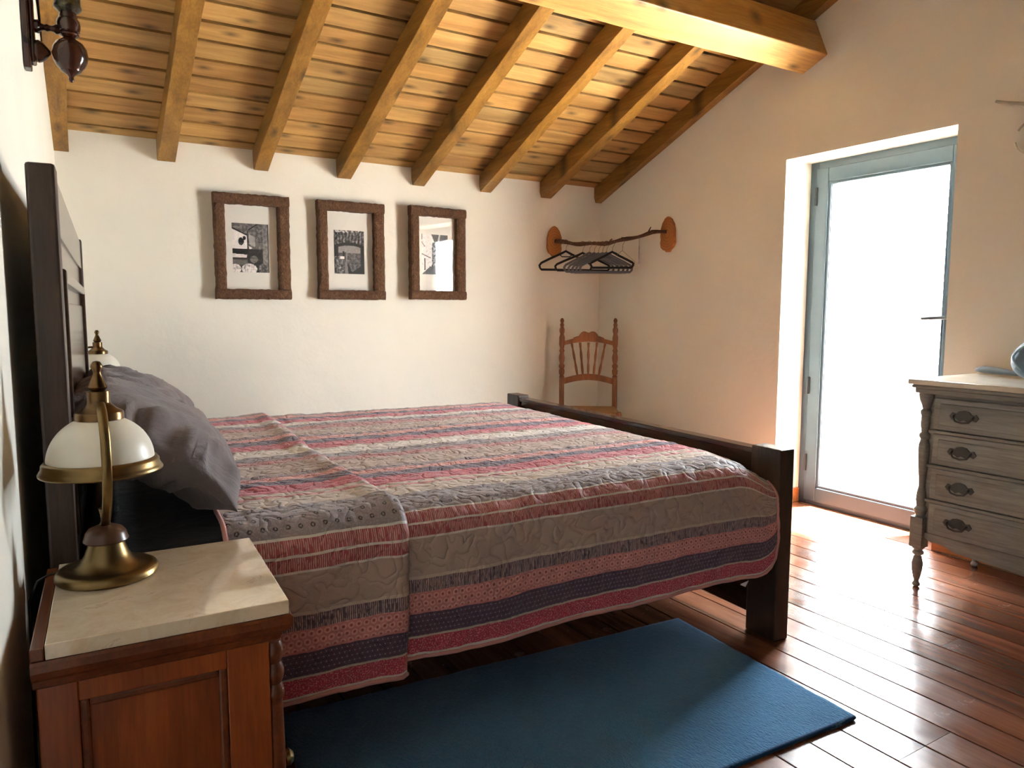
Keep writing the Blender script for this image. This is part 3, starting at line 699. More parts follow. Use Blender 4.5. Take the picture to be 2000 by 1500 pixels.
# ------------------------------------------------------------------ lamps
def table_lamp(label, loc, arm_dir):
    r = thing('table_lamp', label, 'lamp', loc, 0, 'brass lamps with white glass shades')
    MB().lathe([(0.084, 0), (0.088, 0.004), (0.088, 0.010), (0.084, 0.016), (0.076, 0.019), (0.070, 0.019), (0.060, 0.021), (0.046, 0.030), (0.038, 0.042), (0.033, 0.056), (0.030, 0.066), (0.030, 0.068)], 48).build('base', M['brass'], r, True)
    MB().lathe([(0.030, 0.066), (0.037, 0.067), (0.039, 0.070), (0.037, 0.075), (0.035, 0.083), (0.029, 0.091), (0.018, 0.096), (0.010, 0.098)], 36).build('wooden_collar', M['lamp_wood'], r, True)
    # flat curved arm, bowed outwards past the rim
    ca = Matrix.Rotation(arm_dir, 4, 'Z')
    path = [(0, 0.090), (0.006, 0.102), (0.03, 0.118), (0.062, 0.14), (0.088, 0.17), (0.106, 0.205), (0.112, 0.24), (0.108, 0.275), (0.092, 0.303), (0.066, 0.322), (0.04, 0.33), (0.02, 0.331)]
    MB().tube([(x, 0, z) for x, z in path], 0.0085, 10, ca, sq=(0.55, 1.0)).build('arm', M['brass'], r, smooth='all')
    MB().lathe([(0.008, 0.096), (0.010, 0.10), (0.007, 0.106), (0.008, 0.118), (0.0105, 0.130)], 18).build('switch_cup', M['brass'], r, True)
    # cap, gallery, finial
    MB().lathe([(0.001, 0.4085), (0.006, 0.407), (0.0095, 0.401), (0.010, 0.396), (0.007, 0.390), (0.0065, 0.386), (0.010, 0.377), (0.0145, 0.366), (0.017, 0.360), (0.015, 0.357), (0.012, 0.354)], 28).build('finial', M['brass_dark'], r, True)
    MB().lathe([(0.012, 0.354), (0.0195, 0.352), (0.020, 0.347), (0.0195, 0.333), (0.021, 0.328), (0.030, 0.320), (0.040, 0.314), (0.0415, 0.310), (0.0415, 0.300), (0.038, 0.298)], 36).build('gallery', M['brass_dark'], r, True)
    pr = []
    for i in range(17):
        a = math.radians(25 + 65 * i / 16); pr.append((0.090 * math.sin(a), 0.222 + 0.086 * math.cos(a)))
    inner = [(x - 0.003, z - 0.002) for x, z in reversed(pr)]
    MB().lathe(pr + inner, 48, cap=False).build('glass_shade', M['shade'], r, smooth='all')
    MB().lathe([(0.089, 0.226), (0.094, 0.225), (0.098, 0.220), (0.0985, 0.213), (0.101, 0.209), (0.104, 0.204), (0.1035, 0.201), (0.098, 0.204), (0.094, 0.208), (0.088, 0.222)], 56, cap=False).build('brass_rim', M['brass'], r, smooth='all')
    MB().lathe([(0.010, 0.30), (0.014, 0.295), (0.014, 0.265), (0.012, 0.262), (0.018, 0.250), (0.026, 0.232), (0.024, 0.216), (0.012, 0.205), (0.001, 0.202)], 20).build('bulb', M['shade'], r, smooth='all')
    return r
LZ = 0.646
near_lamp = table_lamp('brass table lamp on the near nightstand, largest in view', (0.047, 1.557, LZ), math.radians(-88))
table_lamp('distant brass table lamp peeking over the pillows', (0.125, 3.86, LZ), math.radians(178))
o = MB().tube([(-0.028, 1.60, LZ + 0.008), (-0.048, 1.585, LZ + 0.009), (-0.066, 1.575, LZ + 0.003), (-0.080, 1.57, LZ - 0.03), (-0.085, 1.57, 0.4), (-0.088, 1.57, 0.1)], 0.0028, 8).build('cord', M['black_cord'], near_lamp, smooth='all')
o.matrix_parent_inverse = Matrix.Translation((-0.047, -1.557, -LZ))
# ------------------------------------------------------------------ wall lamp at upper left
SY = 2.61; wx = lwx(SY)
sc = thing('wall_lamp', 'dark turned wooden wall lamp with acorn drop above the headboard', 'wall lamp', (wx, SY, 1.818), -TW); sc.scale = (0.87, 0.87, 0.87)
mt = Matrix.Identity(4)
pl = MB(); zs = [0.025, 0.04, 0.08, 0.30, 0.50, 0.56, 0.60]; ws = [0.028, 0.04, 0.05, 0.055, 0.05, 0.04, 0.02]
pl.add([(d, sgn * w_, z) for d in (0.001, 0.022) for sgn in (-1, 1) for w_, z in zip(ws, zs)],
       [(i, i + 1, 7 + i + 1, 7 + i) for i in range(6)] + [(14 + i, 21 + i, 22 + i, 15 + i) for i in range(6)] + [(i, 14 + i, 15 + i, i + 1) for i in range(6)] + [(7 + i, 8 + i, 22 + i, 21 + i) for i in range(6)] + [(0, 7, 21, 14), (6, 20, 27, 13)])
pl.build('backplate', M['sconce_wood'], sc, bevel=0.004)
B(0.021, 0.036, -0.03, 0.03, 0.045, 0.56).build('raised_panel', M['sconce_wood'], sc, bevel=0.006)
MB().lathe([(0.034, 0), (0.036, 0.010), (0.030, 0.024), (0.014, 0.038), (0.006, 0.044), (0.001, 0.045)], 24, Matrix.Translation((0.034, 0, 0.088)) @ Matrix.Rotation(PI / 2, 4, 'Y')).build('boss', M['sconce_wood'], sc, True)
MB().lathe([(0.020, 0.0), (0.022, 0.012), (0.012, 0.022), (0.009, 0.03), (0.013, 0.037), (0.009, 0.045), (0.011, 0.055), (0.016, 0.062), (0.012, 0.082)], 16, Matrix.Translation((0.034, 0, 0.168)) @ Matrix.Rotation(PI / 2, 4, 'Y')).build('arm', M['sconce_wood'], sc, True)
st_m = Matrix.Translation((0.134, 0, 0.0))
MB().lathe([(0.001, 0), (0.006, 0.003), (0.008, 0.010), (0.007, 0.018), (0.012, 0.024), (0.024, 0.032), (0.031, 0.037), (0.032, 0.041), (0.042, 0.052), (0.050, 0.068), (0.0545, 0.090), (0.051, 0.112), (0.040, 0.130), (0.025, 0.140), (0.017, 0.146),
    (0.030, 0.153), (0.031, 0.158), (0.026, 0.162), (0.033, 0.166), (0.033, 0.172), (0.035, 0.178), (0.036, 0.190), (0.034, 0.202), (0.030, 0.207), (0.028, 0.212), (0.024, 0.232)], 40, st_m).build('turned_drop', M['sconce_wood'], sc, True)
MB().lathe([(0.026, 0.228), (0.036, 0.236), (0.042, 0.242), (0.042, 0.248), (0.039, 0.252), (0.039, 0.32), (0.043, 0.326), (0.043, 0.334), (0.03, 0.34)], 36, st_m).build('metal_collar', M['pewter'], sc, True)
MB().lathe([(0.012, 0.335), (0.012, 0.43), (0.010, 0.432)], 16, st_m).build('candle_tube', M['paper'], sc, True)
MB().lathe([(0.008, 0.43), (0.014, 0.45), (0.013, 0.47), (0.004, 0.50), (0.0005, 0.51)], 16, st_m).build('bulb', M['shade'], sc, smooth='all')
# ------------------------------------------------------------------ framed photographs
def tri_in(px, py, poly):
    c = False; n = len(poly)
    for i in range(n):
        x1, y1 = poly[i]; x2, y2 = poly[(i + 1) % n]
        if (y1 > py) != (y2 > py) and px < (x2 - x1) * (py - y1) / (y2 - y1) + x1: c = not c
    return c
def scene_a(u, v, nz):    # kitchen corner: window, wall, post, round stones  (v down)
    g = 0.42 + 0.08 * nz
    if tri_in(u, v, [(0, 0.12), (0.40, 0.25), (0.40, 0.60), (0, 0.55)]): g = 0.86
    if (u - 0.24) ** 2 + (v - 0.37) ** 2 < 0.006 or (u - 0.33) ** 2 + (v - 0.30) ** 2 < 0.002: g = 0.15
    if abs(v - (0.10 + 0.33 * u)) < 0.012 and u < 0.45: g = 0.12
    if 0.40 < u < 0.44 and 0.15 < v < 0.62: g = 0.30
    if tri_in(u, v, [(0.46, 0.22), (0.62, 0.27), (0.62, 0.48), (0.46, 0.42)]): g = 0.62
    if tri_in(u, v, [(0.45, 0.46), (0.55, 0.50), (0.46, 0.54)]): g = 0.95
    if abs(v - (0.13 - 0.5 * (u - 0.45))) < 0.012 and 0.45 < u < 0.7: g = 0.1
    if v > 0.52 and u < 0.85: g = 0.16 + 0.05 * nz
    if v > 0.57 and u < 0.30 and v < 0.62: g = 0.08
    if tri_in(u, v, [(0, 0.62), (0.4, 0.64), (0.38, 0.70), (0, 0.70)]): g = 0.82
    if 0.74 < v < 0.85 and u < 0.4: g = 0.4
    if (u - 0.58) ** 2 / 0.012 + (v - 0.73) ** 2 / 0.006 < 1: g = 0.42 + 0.1 * nz
    if 0.83 < u < 0.97: g = 0.5 + 0.05 * nz
    if u >= 0.97: g = 0.2
    if (u - 0.45) ** 2 / 0.045 + (v - 0.93) ** 2 / 0.012 < 1 or (u - 0.08) ** 2 / 0.02 + (v - 0.93) ** 2 / 0.010 < 1: g = 0.8 + 0.18 * nz
    if (u - 0.83) ** 2 / 0.016 + (v - 0.93) ** 2 / 0.014 < 1: g = 0.36 + 0.15 * nz
    return g
def scene_b(u, v, nz):    # stone arch over a path and the hills
    arch = 0.27 + 0.32 * (u - 0.5) ** 2
    if v < 0.05: return 0.5 + 0.4 * nz
    if v < arch: return 0.32 + 0.22 * nz + 0.12 * math.sin(u * 60)
    if v < arch + 0.075 or u < 0.14 and v < 0.6 or u > 0.88: return 0.08
    g = 0.55
    if v > 0.52: g = 0.36 + 0.1 * nz
    if tri_in(u, v, [(0.0, 0.55), (0.32, 0.60), (0.36, 1), (0, 1)]): g = 0.38 + 0.25 * nz
    if 0.2 < u < 0.34 and 0.60 < v < 0.66: g = 0.95
    if tri_in(u, v, [(0.36, 0.5), (0.42, 0.5), (0.47, 1), (0.34, 1)]): g = 0.5
    if 0.28 < u < 0.34 and 0.48 < v < 0.6 or 0.35 < u < 0.38 and 0.5 < v < 0.72: g = 0.15
    if tri_in(u, v, [(0.42, 0.7), (0.58, 0.96), (0.9, 0.80), (0.9, 1), (0.46, 1)]): g = 0.08
    return g
def scene_c(u, v, nz):    # narrow white street
    g = 0.86 + 0.05 * nz
    if tri_in(u, v, [(0.36, 0), (1, 0), (1, 0.10), (0.52, 0.24)]): g = 0.33
    if tri_in(u, v, [(0.58, 0.24), (0.66, 0.0), (0.72, 0.0), (0.66, 0.24)]): g = 0.7
    if tri_in(u, v, [(0.40, 0.2), (0.56, 0.2), (0.60, 0.9), (0.38, 0.82)]): g = 0.38 + 0.25 * nz
    if tri_in(u, v, [(0, 1), (0.32, 0.80), (0.6, 0.80), (0.8, 1)]): g = 0.32
    if tri_in(u, v, [(0.60, 0.2), (1, 0.1), (1, 1), (0.72, 1)]): g = 0.75 + 0.05 * nz
    if 0.1 < u < 0.14 and 0.6 < v < 0.9 or abs(v - 0.52 - 0.3 * (u - 0.1)) < 0.01 and u < 0.35 or abs(v - 0.2 - 0.9 * u) < 0.012 and u < 0.12: g = 0.15
    if 0.0 < u < 0.03 and 0 < v < 0.14: g = 0.3
    return g
def picture(label, x0, x1, z0, z1, swing, iz, px_, pz_, fn, seed):
    r = thing('picture_frame', label, 'picture', (x0, YB - 0.002 - math.sin(swing) * (x1 - x0), z0), swing, 'bark-framed photographs in a row on the back wall')
    w, h = x1 - x0, z1 - z0; rg = random.Random(seed)
    fw_, d0, d1 = 0.060, -0.052, 0.0
    def bar(a, b, horiz, name='frame_bar'):
        n = 22; vs = []; fs = []
        for k in range(n + 1):
            t = k / n
            for e in range(6):
                an = [(-1, 0), (-1, 0.85), (-0.6, 1), (0.6, 1), (1, 0.85), (1, 0)][e]
                j = rg.uniform(-0.003, 0.003)
                across = (b[0] + a[0]) / 2 + an[0] * (b[0] - a[0]) / 2 + j * 0.8; dep = -0.003 + an[1] * (d0 + j)
                al = a[1] + (b[1] - a[1]) * t
                vs.append((al, dep, across) if horiz else (across, dep, al))
        for k in range(n):
            for e in range(6): i = 6 * k + e; i2 = 6 * k + (e + 1) % 6; fs.append((i, i2, i2 + 6, i + 6))
        fs += [(0, 1, 2, 3, 4, 5), tuple(6 * n + e for e in (5, 4, 3, 2, 1, 0))]
        MB().add(vs, fs).build(name, M['bark'], r)
    bar((0, 0.0), (fw_ * 0.95, w), True); bar((h - fw_, 0.0), (h, w), True)
    bar((0.002, fw_ * 0.95), (fw_, h - fw_), False); bar((w - fw_ * 1.15, fw_ * 0.95), (w - 0.002, h - fw_), False)
    B(0.02, w - 0.02, -0.010, -0.004, 0.02, h - 0.02).build('mount', M['paper'], r)
    B(0.03, w - 0.03, -0.0175, -0.0155, 0.03, h - 0.03).build('pane', M['glass'], r)
    # flat black-and-white print
    nx, nz_ = 72, 100; vs = []; fs = []; cols = []
    for j in range(nz_ + 1):
        for i in range(nx + 1): vs.append((px_[0] - x0 + (px_[1] - px_[0]) * i / nx, -0.0108, pz_[1] - z0 - (pz_[1] - pz_[0]) * j / nz_))
    for j in range(nz_):
        for i in range(nx):
            a = j * (nx + 1) + i; fs.append((a, a + 1, a + nx + 2, a + nx + 1))
            u, v = (i + .5) / nx, (j + .5) / nz_; nz = 1.5 * noise.noise(Vector((u * 14, v * 18, seed))) + 1.2 * noise.noise(Vector((u * 40, v * 50, seed)))
            g = min(1, max(0.02, 0.5 + 1.25 * (fn(u, v, nz) - 0.48) + 0.05 * nz)); cols.append(s2l((g * 235 + 4, g * 228 + 3, g * 224 + 4)))
    me = bpy.data.meshes.new('print'); me.from_pydata(vs, [], fs); me.update(); ca = me.color_attributes.new('print', 'FLOAT_COLOR', 'CORNER')
    for p in me.polygons:
        for li in p.loop_indices: ca.data[li].color = cols[p.index]
    me.materials.append(M['print']); link('print', me, r)
picture('bark-framed photo of a window corner and round stones, left of three', 0.748, 1.172, 1.209, 1.809, 0, 0, (0.850, 1.054), (1.365, 1.646), scene_a, 1)
picture('bark-framed photo of a stone arch, middle of three', 1.340, 1.768, 1.212, 1.812, 0, 0, (1.449, 1.643), (1.372, 1.640), scene_b, 2)
picture('bark-framed photo of a narrow street reflecting the door, right of three', 1.932, 2.348, 1.217, 1.818, 0.075, 0, (2.028, 2.226), (1.383, 1.645), scene_c, 3)
# ------------------------------------------------------------------ branch clothes rail
br = thing('clothes_rail', 'natural branch clothes rail on two wood slices across the corner', 'clothes rail', (3.1, YB, 1.65))
def slice_poly(s=1.0, seed=0):
    pts = [(0.0, 0.108), (0.022, 0.098), (0.045, 0.07), (0.060, 0.03), (0.062, -0.01), (0.057, -0.03), (0.062, -0.05), (0.056, -0.078), (0.036, -0.095), (0.016, -0.100), (0.012, -0.108),
           (-0.018, -0.108), (-0.024, -0.098), (-0.048, -0.082), (-0.062, -0.052), (-0.060, -0.02), (-0.060, 0.02), (-0.050, 0.06), (-0.030, 0.09), (-0.014, 0.102)]
    return [(x * s, z * s) for x, z in pts]
MB().prism(slice_poly(1.02), -0.022, -0.001).build('wood_slice', M['slice'], br, bevel=0.003)
o = MB().prism([(-x, z) for x, z in slice_poly(1.1)], -0.022, -0.001).build('wood_slice', M['slice'], br, bevel=0.003)
o.location = (XR - 3.1, 3.75 - YB, 0.01); o.rotation_euler = (0, 0, -PI / 2)
pA = Vector((0.0, -0.022, 0.0)); pB = Vector((XR - 3.1 - 0.022, 3.75 - YB, 0.03))
bp = []; brd = []
for k in range(25):
    t = k / 24; p = pA.lerp(pB, t); p.z += -0.045 * math.sin(PI * min(1, t * 1.15)) * (1 if t < 0.87 else 0.6) + 0.004 * math.sin(t * 23); p.x += 0.006 * math.sin(t * 17)
    bp.append(p); brd.append(0.0145 + 0.0022 * math.sin(t * 31) - 0.002 * t)
MB().tube(bp, brd, 12).build('branch', M['bark'], br, smooth='all')
for t, hgt in ((0.84, 0.045), (0.50, 0.03)):
    p = bp[int(t * 24)]; MB().tube([p, p + Vector((0.004, -0.008, 0.02)), p + Vector((0.01, -0.02, hgt))], [0.007, 0.005, 0.003], 6).build('twig', M['bark'], br, smooth='all')
bdir = (pB - pA); bdir.z = 0; bdir.normalize()
# hangers ---------------------------------------------------------------------
def hanger(label, t, mat, rot=0.0, w=0.40, h=0.105, wire=False, thin=0.0045, drop=0.0, bar=True, notch=True):
    idx = t * 24; i0 = int(idx); f = idx - i0; p = bp[i0].lerp(bp[min(24, i0 + 1)], f) + Vector((3.1, YB, 1.65))
    base_ang = math.atan2(-bdir.x, bdir.y) + PI if False else math.atan2(bdir.y, bdir.x) + PI / 2
    rad = brd[i0]
    r = thing('hanger', label, 'hanger', (p.x, p.y, p.z + rad + 0.002), base_ang + rot, 'clothes hangers on the branch')
    hk = []
    R_ = 0.019
    for k in range(13):
        a = math.radians(200 - 235 * k / 12); hk.append((R_ * math.cos(a), 0, -R_ + R_ * math.sin(a)))
    hk += [(R_ * 0.9, 0, -R_ - 0.012), (0.004, 0, -R_ - 0.030), (0, 0, -R_ - 0.072)]
    MB().tube(hk, 0.0016, 6).build('hook', M['steel'], r, smooth='all')
    zt = -0.092; hw = w / 2
    if wire:
        pts = [(0, 0, zt), (hw, 0, zt - h * 0.75), (hw * 0.97, 0, zt - h), (-hw * 0.97, 0, zt - h), (-hw, 0, zt - h * 0.75), (0, 0, zt)]
        MB().tube(pts, 0.0013, 6).build('body', M['steel'], r); return r
    sh = [(-hw + 0.004, zt - h + 0.012), (-hw, zt - h + 0.03), (-hw * 0.93, zt - h * 0.62), (-hw * 0.62, zt - h * 0.38), (-hw * 0.3, zt - h * 0.15), (-0.028, zt - 0.004), (0, zt + 0.010),
          (0.028, zt - 0.004), (hw * 0.3, zt - h * 0.15), (hw * 0.62, zt - h * 0.38), (hw * 0.93, zt - h * 0.62), (hw, zt - h + 0.03), (hw - 0.004, zt - h + 0.012)]
    mb = MB(); pts = [(x, 0, z) for x, z in sh]
    pts = pts + [(hw - 0.015, 0, zt - h), (-hw + 0.015, 0, zt - h), (-hw + 0.004, 0, zt - h + 0.012)] if bar else pts
    mb.tube(pts, 0.0085, 8, sq=(1.0, 0.5)).build('body', mat, r, smooth='all')
    if notch:
        MB().tube([(-0.05, 0, zt - 0.012), (-0.03, 0, zt - 0.03), (0.03, 0, zt - 0.03), (0.05, 0, zt - 0.012)], 0.004, 6, sq=(1, 0.6)).build('tie_bar', mat, r, smooth='all')
    return r
hanger('black velvet hanger at the left end of the branch, frontmost', 0.10, M['hanger_black'], -0.80, 0.40, 0.125)
hanger('second black hanger from the left on the branch', 0.27, M['hanger_black'], -0.90, 0.40, 0.115)
for t, rt_, lb in ((0.33, -0.86, 'leftmost grey hanger of the overlapping grey bunch'), (0.37, -0.90, 'second grey hanger in the overlapping bunch'), (0.405, -0.95, 'third grey hanger in the overlapping bunch'), (0.44, -0.99, 'fourth grey hanger in the overlapping bunch'), (0.475, -1.03, 'rightmost grey hanger of the overlapping bunch')):
    hanger(lb, t, M['hanger_grey'], rt_, 0.37, 0.125)
hanger('slim black hanger to the right of the grey hangers', 0.53, M['hanger_black'], -1.10, 0.30, 0.10, notch=False)
hanger('thin bare wire hanger behind the right black hanger', 0.63, M['steel'], -0.55, 0.22, 0.10, wire=True)
hanger('lilac hanger turned edge-on at the right of the branch', 0.765, M['hanger_white'], 0.34, 0.26, 0.11, notch=False)
# ------------------------------------------------------------------ corner chair
CH = thing('chair', 'turned honey-coloured wooden chair with rush seat standing in the corner', 'chair', (3.235, 4.245, 0), math.radians(-34))
cwd = 0.385
def turned_post(x, top, y0=0.0, lean=0.03):
    pr = [(0.015, 0), (0.018, 0.02), (0.0185, 0.42), (0.0185, 0.64)]
    z = 0.64
    for a in range(8):
        pass
    pts = [(0.0165, 0.655), (0.020, 0.665), (0.014, 0.675), (0.020, 0.69), (0.0215, 0.71), (0.015, 0.727), (0.021, 0.735), (0.021, 0.75), (0.014, 0.76), (0.0205, 0.79), (0.0215, 0.81), (0.014, 0.84),
           (0.020, 0.855), (0.014, 0.87), (0.0175, 0.885), (0.021, 0.90), (0.021, 0.95), (0.0175, 0.965), (0.014, 0.975), (0.0195, 0.995), (0.0195, 1.01), (0.012, 1.028), (0.0155, 1.037), (0.0155, 1.046), (0.010, 1.055), (0.0145, 1.067), (0.0150, 1.076), (0.009, 1.088), (0.002, 1.092)]
    mb = MB(); mb.lathe(pr + pts, 18); mb.v = [(vx + x, vy + y0 + (max(0, vz - 0.45)) * lean, vz) for vx, vy, vz in mb.v]
    return mb
for x in (-cwd / 2, cwd / 2): turned_post(x, 1.09).build('back_post', M['chair_wood'], CH, True)
def yl(z): return max(0, z - 0.45) * 0.03
def arch(xs, f): return [(x, f(x / (cwd / 2 - 0.015))) for x in xs]
xs = [-(cwd / 2 - 0.015) + (cwd - 0.03) * i / 40 for i in range(41)]
def crest(a):
    z = 0.925 + 0.03 * math.cos(a * PI / 2)
    if abs(a) < 0.42: z = 0.985 + 0.012 * math.sin(abs(a) / 0.42 * PI) * 1.0 - (0.030 * (abs(a) / 0.42) ** 4)
    elif abs(a) < 0.62: z = 0.962 - (abs(a) - 0.42) * 0.06
    return z
MB().strip(arch(xs, crest), arch(xs, lambda a: 0.895 + 0.026 * math.cos(a * PI / 2)), 0.004, 0.026).build('crest_rail', M['chair_wood'], CH, bevel=0.002)
MB().strip(arch(xs, lambda a: 0.655 + 0.032 * math.cos(a * PI / 2)), arch(xs, lambda a: 0.612 + 0.030 * math.cos(a * PI / 2)), 0.0, 0.02).build('lower_back_rail', M['chair_wood'], CH, bevel=0.002)
for i in range(5):
    a = (i - 2) / 2; x0, x1 = a * 0.078, a * 0.122; z0, z1 = 0.675 + 0.008 * (1 - a * a), 0.915
    pts = [Vector((x0, 0.010, z0)).lerp(Vector((x1, 0.016, z1)), k / 16) for k in range(17)]
    rr = [0.006 + 0.0035 * abs(math.sin(k / 16 * PI * 2.5)) for k in range(17)]
    MB().tube(pts, rr, 10).build('spindle', M['chair_wood'], CH, smooth='all')
for x in (-0.19, 0.19):
    MB().lathe([(0.014, 0), (0.019, 0.03), (0.019, 0.3), (0.015, 0.32), (0.021, 0.34), (0.021, 0.445), (0.018, 0.455), (0.010, 0.458)], 16, Matrix.Translation((x, -0.34, 0))).build('front_leg', M['chair_wood'], CH, True)
st = MB(); a4 = [(-cwd / 2, 0.0), (cwd / 2, 0.0), (0.19, -0.34), (-0.19, -0.34)]
n = 16; vs = []; fs = []
for j in range(n + 1):
    for i in range(n + 1):
        u, v = i / n, j / n; x = (-cwd / 2 + cwd * u) * (1 - v) + (-0.19 + 0.38 * u) * v; y = -0.34 * v
        vs.append((x, y, 0.450 - 0.012 * math.sin(PI * u) * math.sin(PI * v) + 0.0022 * math.sin(max(abs(u - .5), abs(v - .5)) * 90)))
for j in range(n):
    for i in range(n): a = j * (n + 1) + i; fs.append((a, a + 1, a + n + 2, a + n + 1))
st.add(vs, fs); o = st.build('seat', M['rush'], CH, smooth='all'); sm = o.modifiers.new('s', 'SOLIDIFY'); sm.thickness = 0.03
for (p, q_) in (((-0.19, -0.34), (0.19, -0.34)), ((-cwd / 2, 0), (-0.19, -0.34)), ((cwd / 2, 0), (0.19, -0.34)), ((-cwd / 2, 0), (cwd / 2, 0))):
    MB().tube([(p[0], p[1], 0.435), (q_[0], q_[1], 0.435)], 0.013, 10).build('seat_rail', M['rush'], CH, smooth='all')
    for z in (0.30, 0.16):
        MB().tube([Vector((p[0], p[1], z)).lerp(Vector((q_[0], q_[1], z)), k / 10) for k in range(11)], [0.008 + 0.004 * math.sin(PI * k / 10) for k in range(11)], 8).build('stretcher', M['chair_wood'], CH, smooth='all')
# ------------------------------------------------------------------ chest of drawers
CX, CY, CD, CL, CHh = 2.99, 0.66, 0.50, 1.01, 0.85
ch = thing('chest_of_drawers', 'four-drawer chest with marble top and turned legs beside the door', 'chest of drawers', (CX, CY, 0))
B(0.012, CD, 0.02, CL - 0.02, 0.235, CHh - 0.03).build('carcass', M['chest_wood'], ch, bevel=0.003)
# scalloped side face profile gives the wavy outline
def fcol(y):
    pr = [(0.022, 0.235), (0.024, 0.27), (0.024, 0.30), (0.017, 0.305), (0.021, 0.315), (0.027, 0.33), (0.016, 0.345), (0.020, 0.37), (0.018, 0.40), (0.012, 0.43), (0.014, 0.46), (0.019, 0.52), (0.0215, 0.57), (0.021, 0.60), (0.015, 0.625),
          (0.021, 0.635), (0.021, 0.645), (0.014, 0.655), (0.018, 0.69), (0.0165, 0.72), (0.021, 0.735), (0.021, 0.742), (0.014, 0.75), (0.017, 0.765), (0.026, 0.785), (0.029, 0.80), (0.03, 0.825)]
    return MB().lathe(pr, 20, Matrix.Translation((0.006, y, 0)))
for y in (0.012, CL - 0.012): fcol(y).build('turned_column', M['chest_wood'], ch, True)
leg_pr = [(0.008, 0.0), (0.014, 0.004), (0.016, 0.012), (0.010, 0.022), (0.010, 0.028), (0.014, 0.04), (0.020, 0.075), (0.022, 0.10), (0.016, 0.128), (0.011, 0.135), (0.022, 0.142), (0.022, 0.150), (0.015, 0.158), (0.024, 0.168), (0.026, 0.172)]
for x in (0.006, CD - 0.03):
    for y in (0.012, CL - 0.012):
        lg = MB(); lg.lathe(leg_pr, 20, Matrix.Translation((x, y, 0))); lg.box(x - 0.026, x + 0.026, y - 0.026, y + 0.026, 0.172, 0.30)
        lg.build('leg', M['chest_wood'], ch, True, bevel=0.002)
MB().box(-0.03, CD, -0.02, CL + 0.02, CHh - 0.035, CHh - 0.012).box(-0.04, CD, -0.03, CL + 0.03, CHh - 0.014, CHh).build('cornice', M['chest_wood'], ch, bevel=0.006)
B(-0.042, CD + 0.03, -0.035, CL + 0.045, CHh, CHh + 0.022).build('marble_top', M['marble_white'], ch, bevel=0.005)
dz = [(0.665, 0.800), (0.525, 0.648), (0.385, 0.508), (0.245, 0.368)]
dz = [(0.672, 0.800), (0.530, 0.655), (0.386, 0.513), (0.240, 0.369)]
for z0, z1 in dz:
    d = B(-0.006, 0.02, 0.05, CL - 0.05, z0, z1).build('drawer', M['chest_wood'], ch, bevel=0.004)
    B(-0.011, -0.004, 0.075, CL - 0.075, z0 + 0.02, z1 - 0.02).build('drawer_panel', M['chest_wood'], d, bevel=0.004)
    for yy in (0.17, CL - 0.17):
        zc = (z0 + z1) / 2; mb = MB()
        lobes = [(-0.055, 0), (-0.045, 0.014), (-0.03, 0.010), (-0.018, 0.022), (0, 0.026), (0.018, 0.022), (0.03, 0.010), (0.045, 0.014), (0.055, 0), (0.045, -0.014), (0.03, -0.008), (0.015, -0.018), (0, -0.012), (-0.015, -0.018), (-0.03, -0.008), (-0.045, -0.014)]
        mb.prism(lobes, -0.0155, -0.011, Matrix.Translation((0, yy, zc)) @ Matrix(((0, 1, 0, 0), (1, 0, 0, 0), (0, 0, 1, 0), (0, 0, 0, 1))))
        mb.tube([(-0.015, yy - 0.036, zc + 0.004), (-0.026, yy - 0.036, zc - 0.004), (-0.028, yy - 0.025, zc - 0.018), (-0.028, yy, zc - 0.023), (-0.028, yy + 0.025, zc - 0.018), (-0.026, yy + 0.036, zc - 0.004), (-0.015, yy + 0.036, zc + 0.004)], 0.0035, 8)
        mb.build('handle', M['chest_handle'], d, bevel=0)
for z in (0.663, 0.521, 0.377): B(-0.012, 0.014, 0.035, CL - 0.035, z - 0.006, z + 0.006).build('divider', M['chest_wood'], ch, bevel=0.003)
xs = [0.035 + (CL - 0.07) * i / 60 for i in range(61)]
def apron(y):
    a = min(y - 0.035, CL - 0.035 - y)
    return 0.235 - (0.018 + 0.022 * sstep(0.0, 0.03, a) - 0.014 * math.sin(min(a, 0.12) / 0.12 * PI) + 0.022 * math.sin((y - 0.035) / (CL - 0.07) * PI))
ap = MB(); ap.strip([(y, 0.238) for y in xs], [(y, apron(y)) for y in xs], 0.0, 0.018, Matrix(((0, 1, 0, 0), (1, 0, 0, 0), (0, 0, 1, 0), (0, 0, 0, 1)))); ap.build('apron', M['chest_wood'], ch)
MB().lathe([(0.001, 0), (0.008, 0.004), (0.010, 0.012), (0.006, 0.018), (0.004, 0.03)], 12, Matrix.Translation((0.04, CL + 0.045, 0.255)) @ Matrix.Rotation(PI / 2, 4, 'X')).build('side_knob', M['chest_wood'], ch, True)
# ------------------------------------------------------------------ bag on the chest
bgp = thing('bag', 'slate-blue soft bag with pale piping standing on the chest', 'bag', (3.17, 1.205, 0.8725))
nx, ny = 30, 18; vs = []; fs = []
for j in range(ny + 1):
    ph = PI * j / ny
    for i in range(nx):
        th = 2 * PI * i / nx; ex = lambda c, p_: math.copysign(abs(c) ** p_, c)
        x = 0.15 * ex(math.sin(ph), 0.7) * ex(math.cos(th), 0.8); y = 0.215 * ex(math.sin(ph), 0.6) * ex(math.sin(th), 0.85); z = 0.105 - 0.105 * ex(math.cos(ph), 0.75)
        if z > 0.10: y *= 1 - 0.25 * (z - 0.10) / 0.11
        k = 0.006 * noise.noise(Vector((x * 18, y * 18, z * 18))); vs.append((x + k, y + k, max(0.001, z * 0.97)))
for j in range(ny):
    for i in range(nx): a = j * nx + i; b_ = j * nx + (i + 1) % nx; fs.append((a, b_, b_ + nx, a + nx))
MB().add(vs, fs).build('body', M['bag'], bgp, smooth='all')
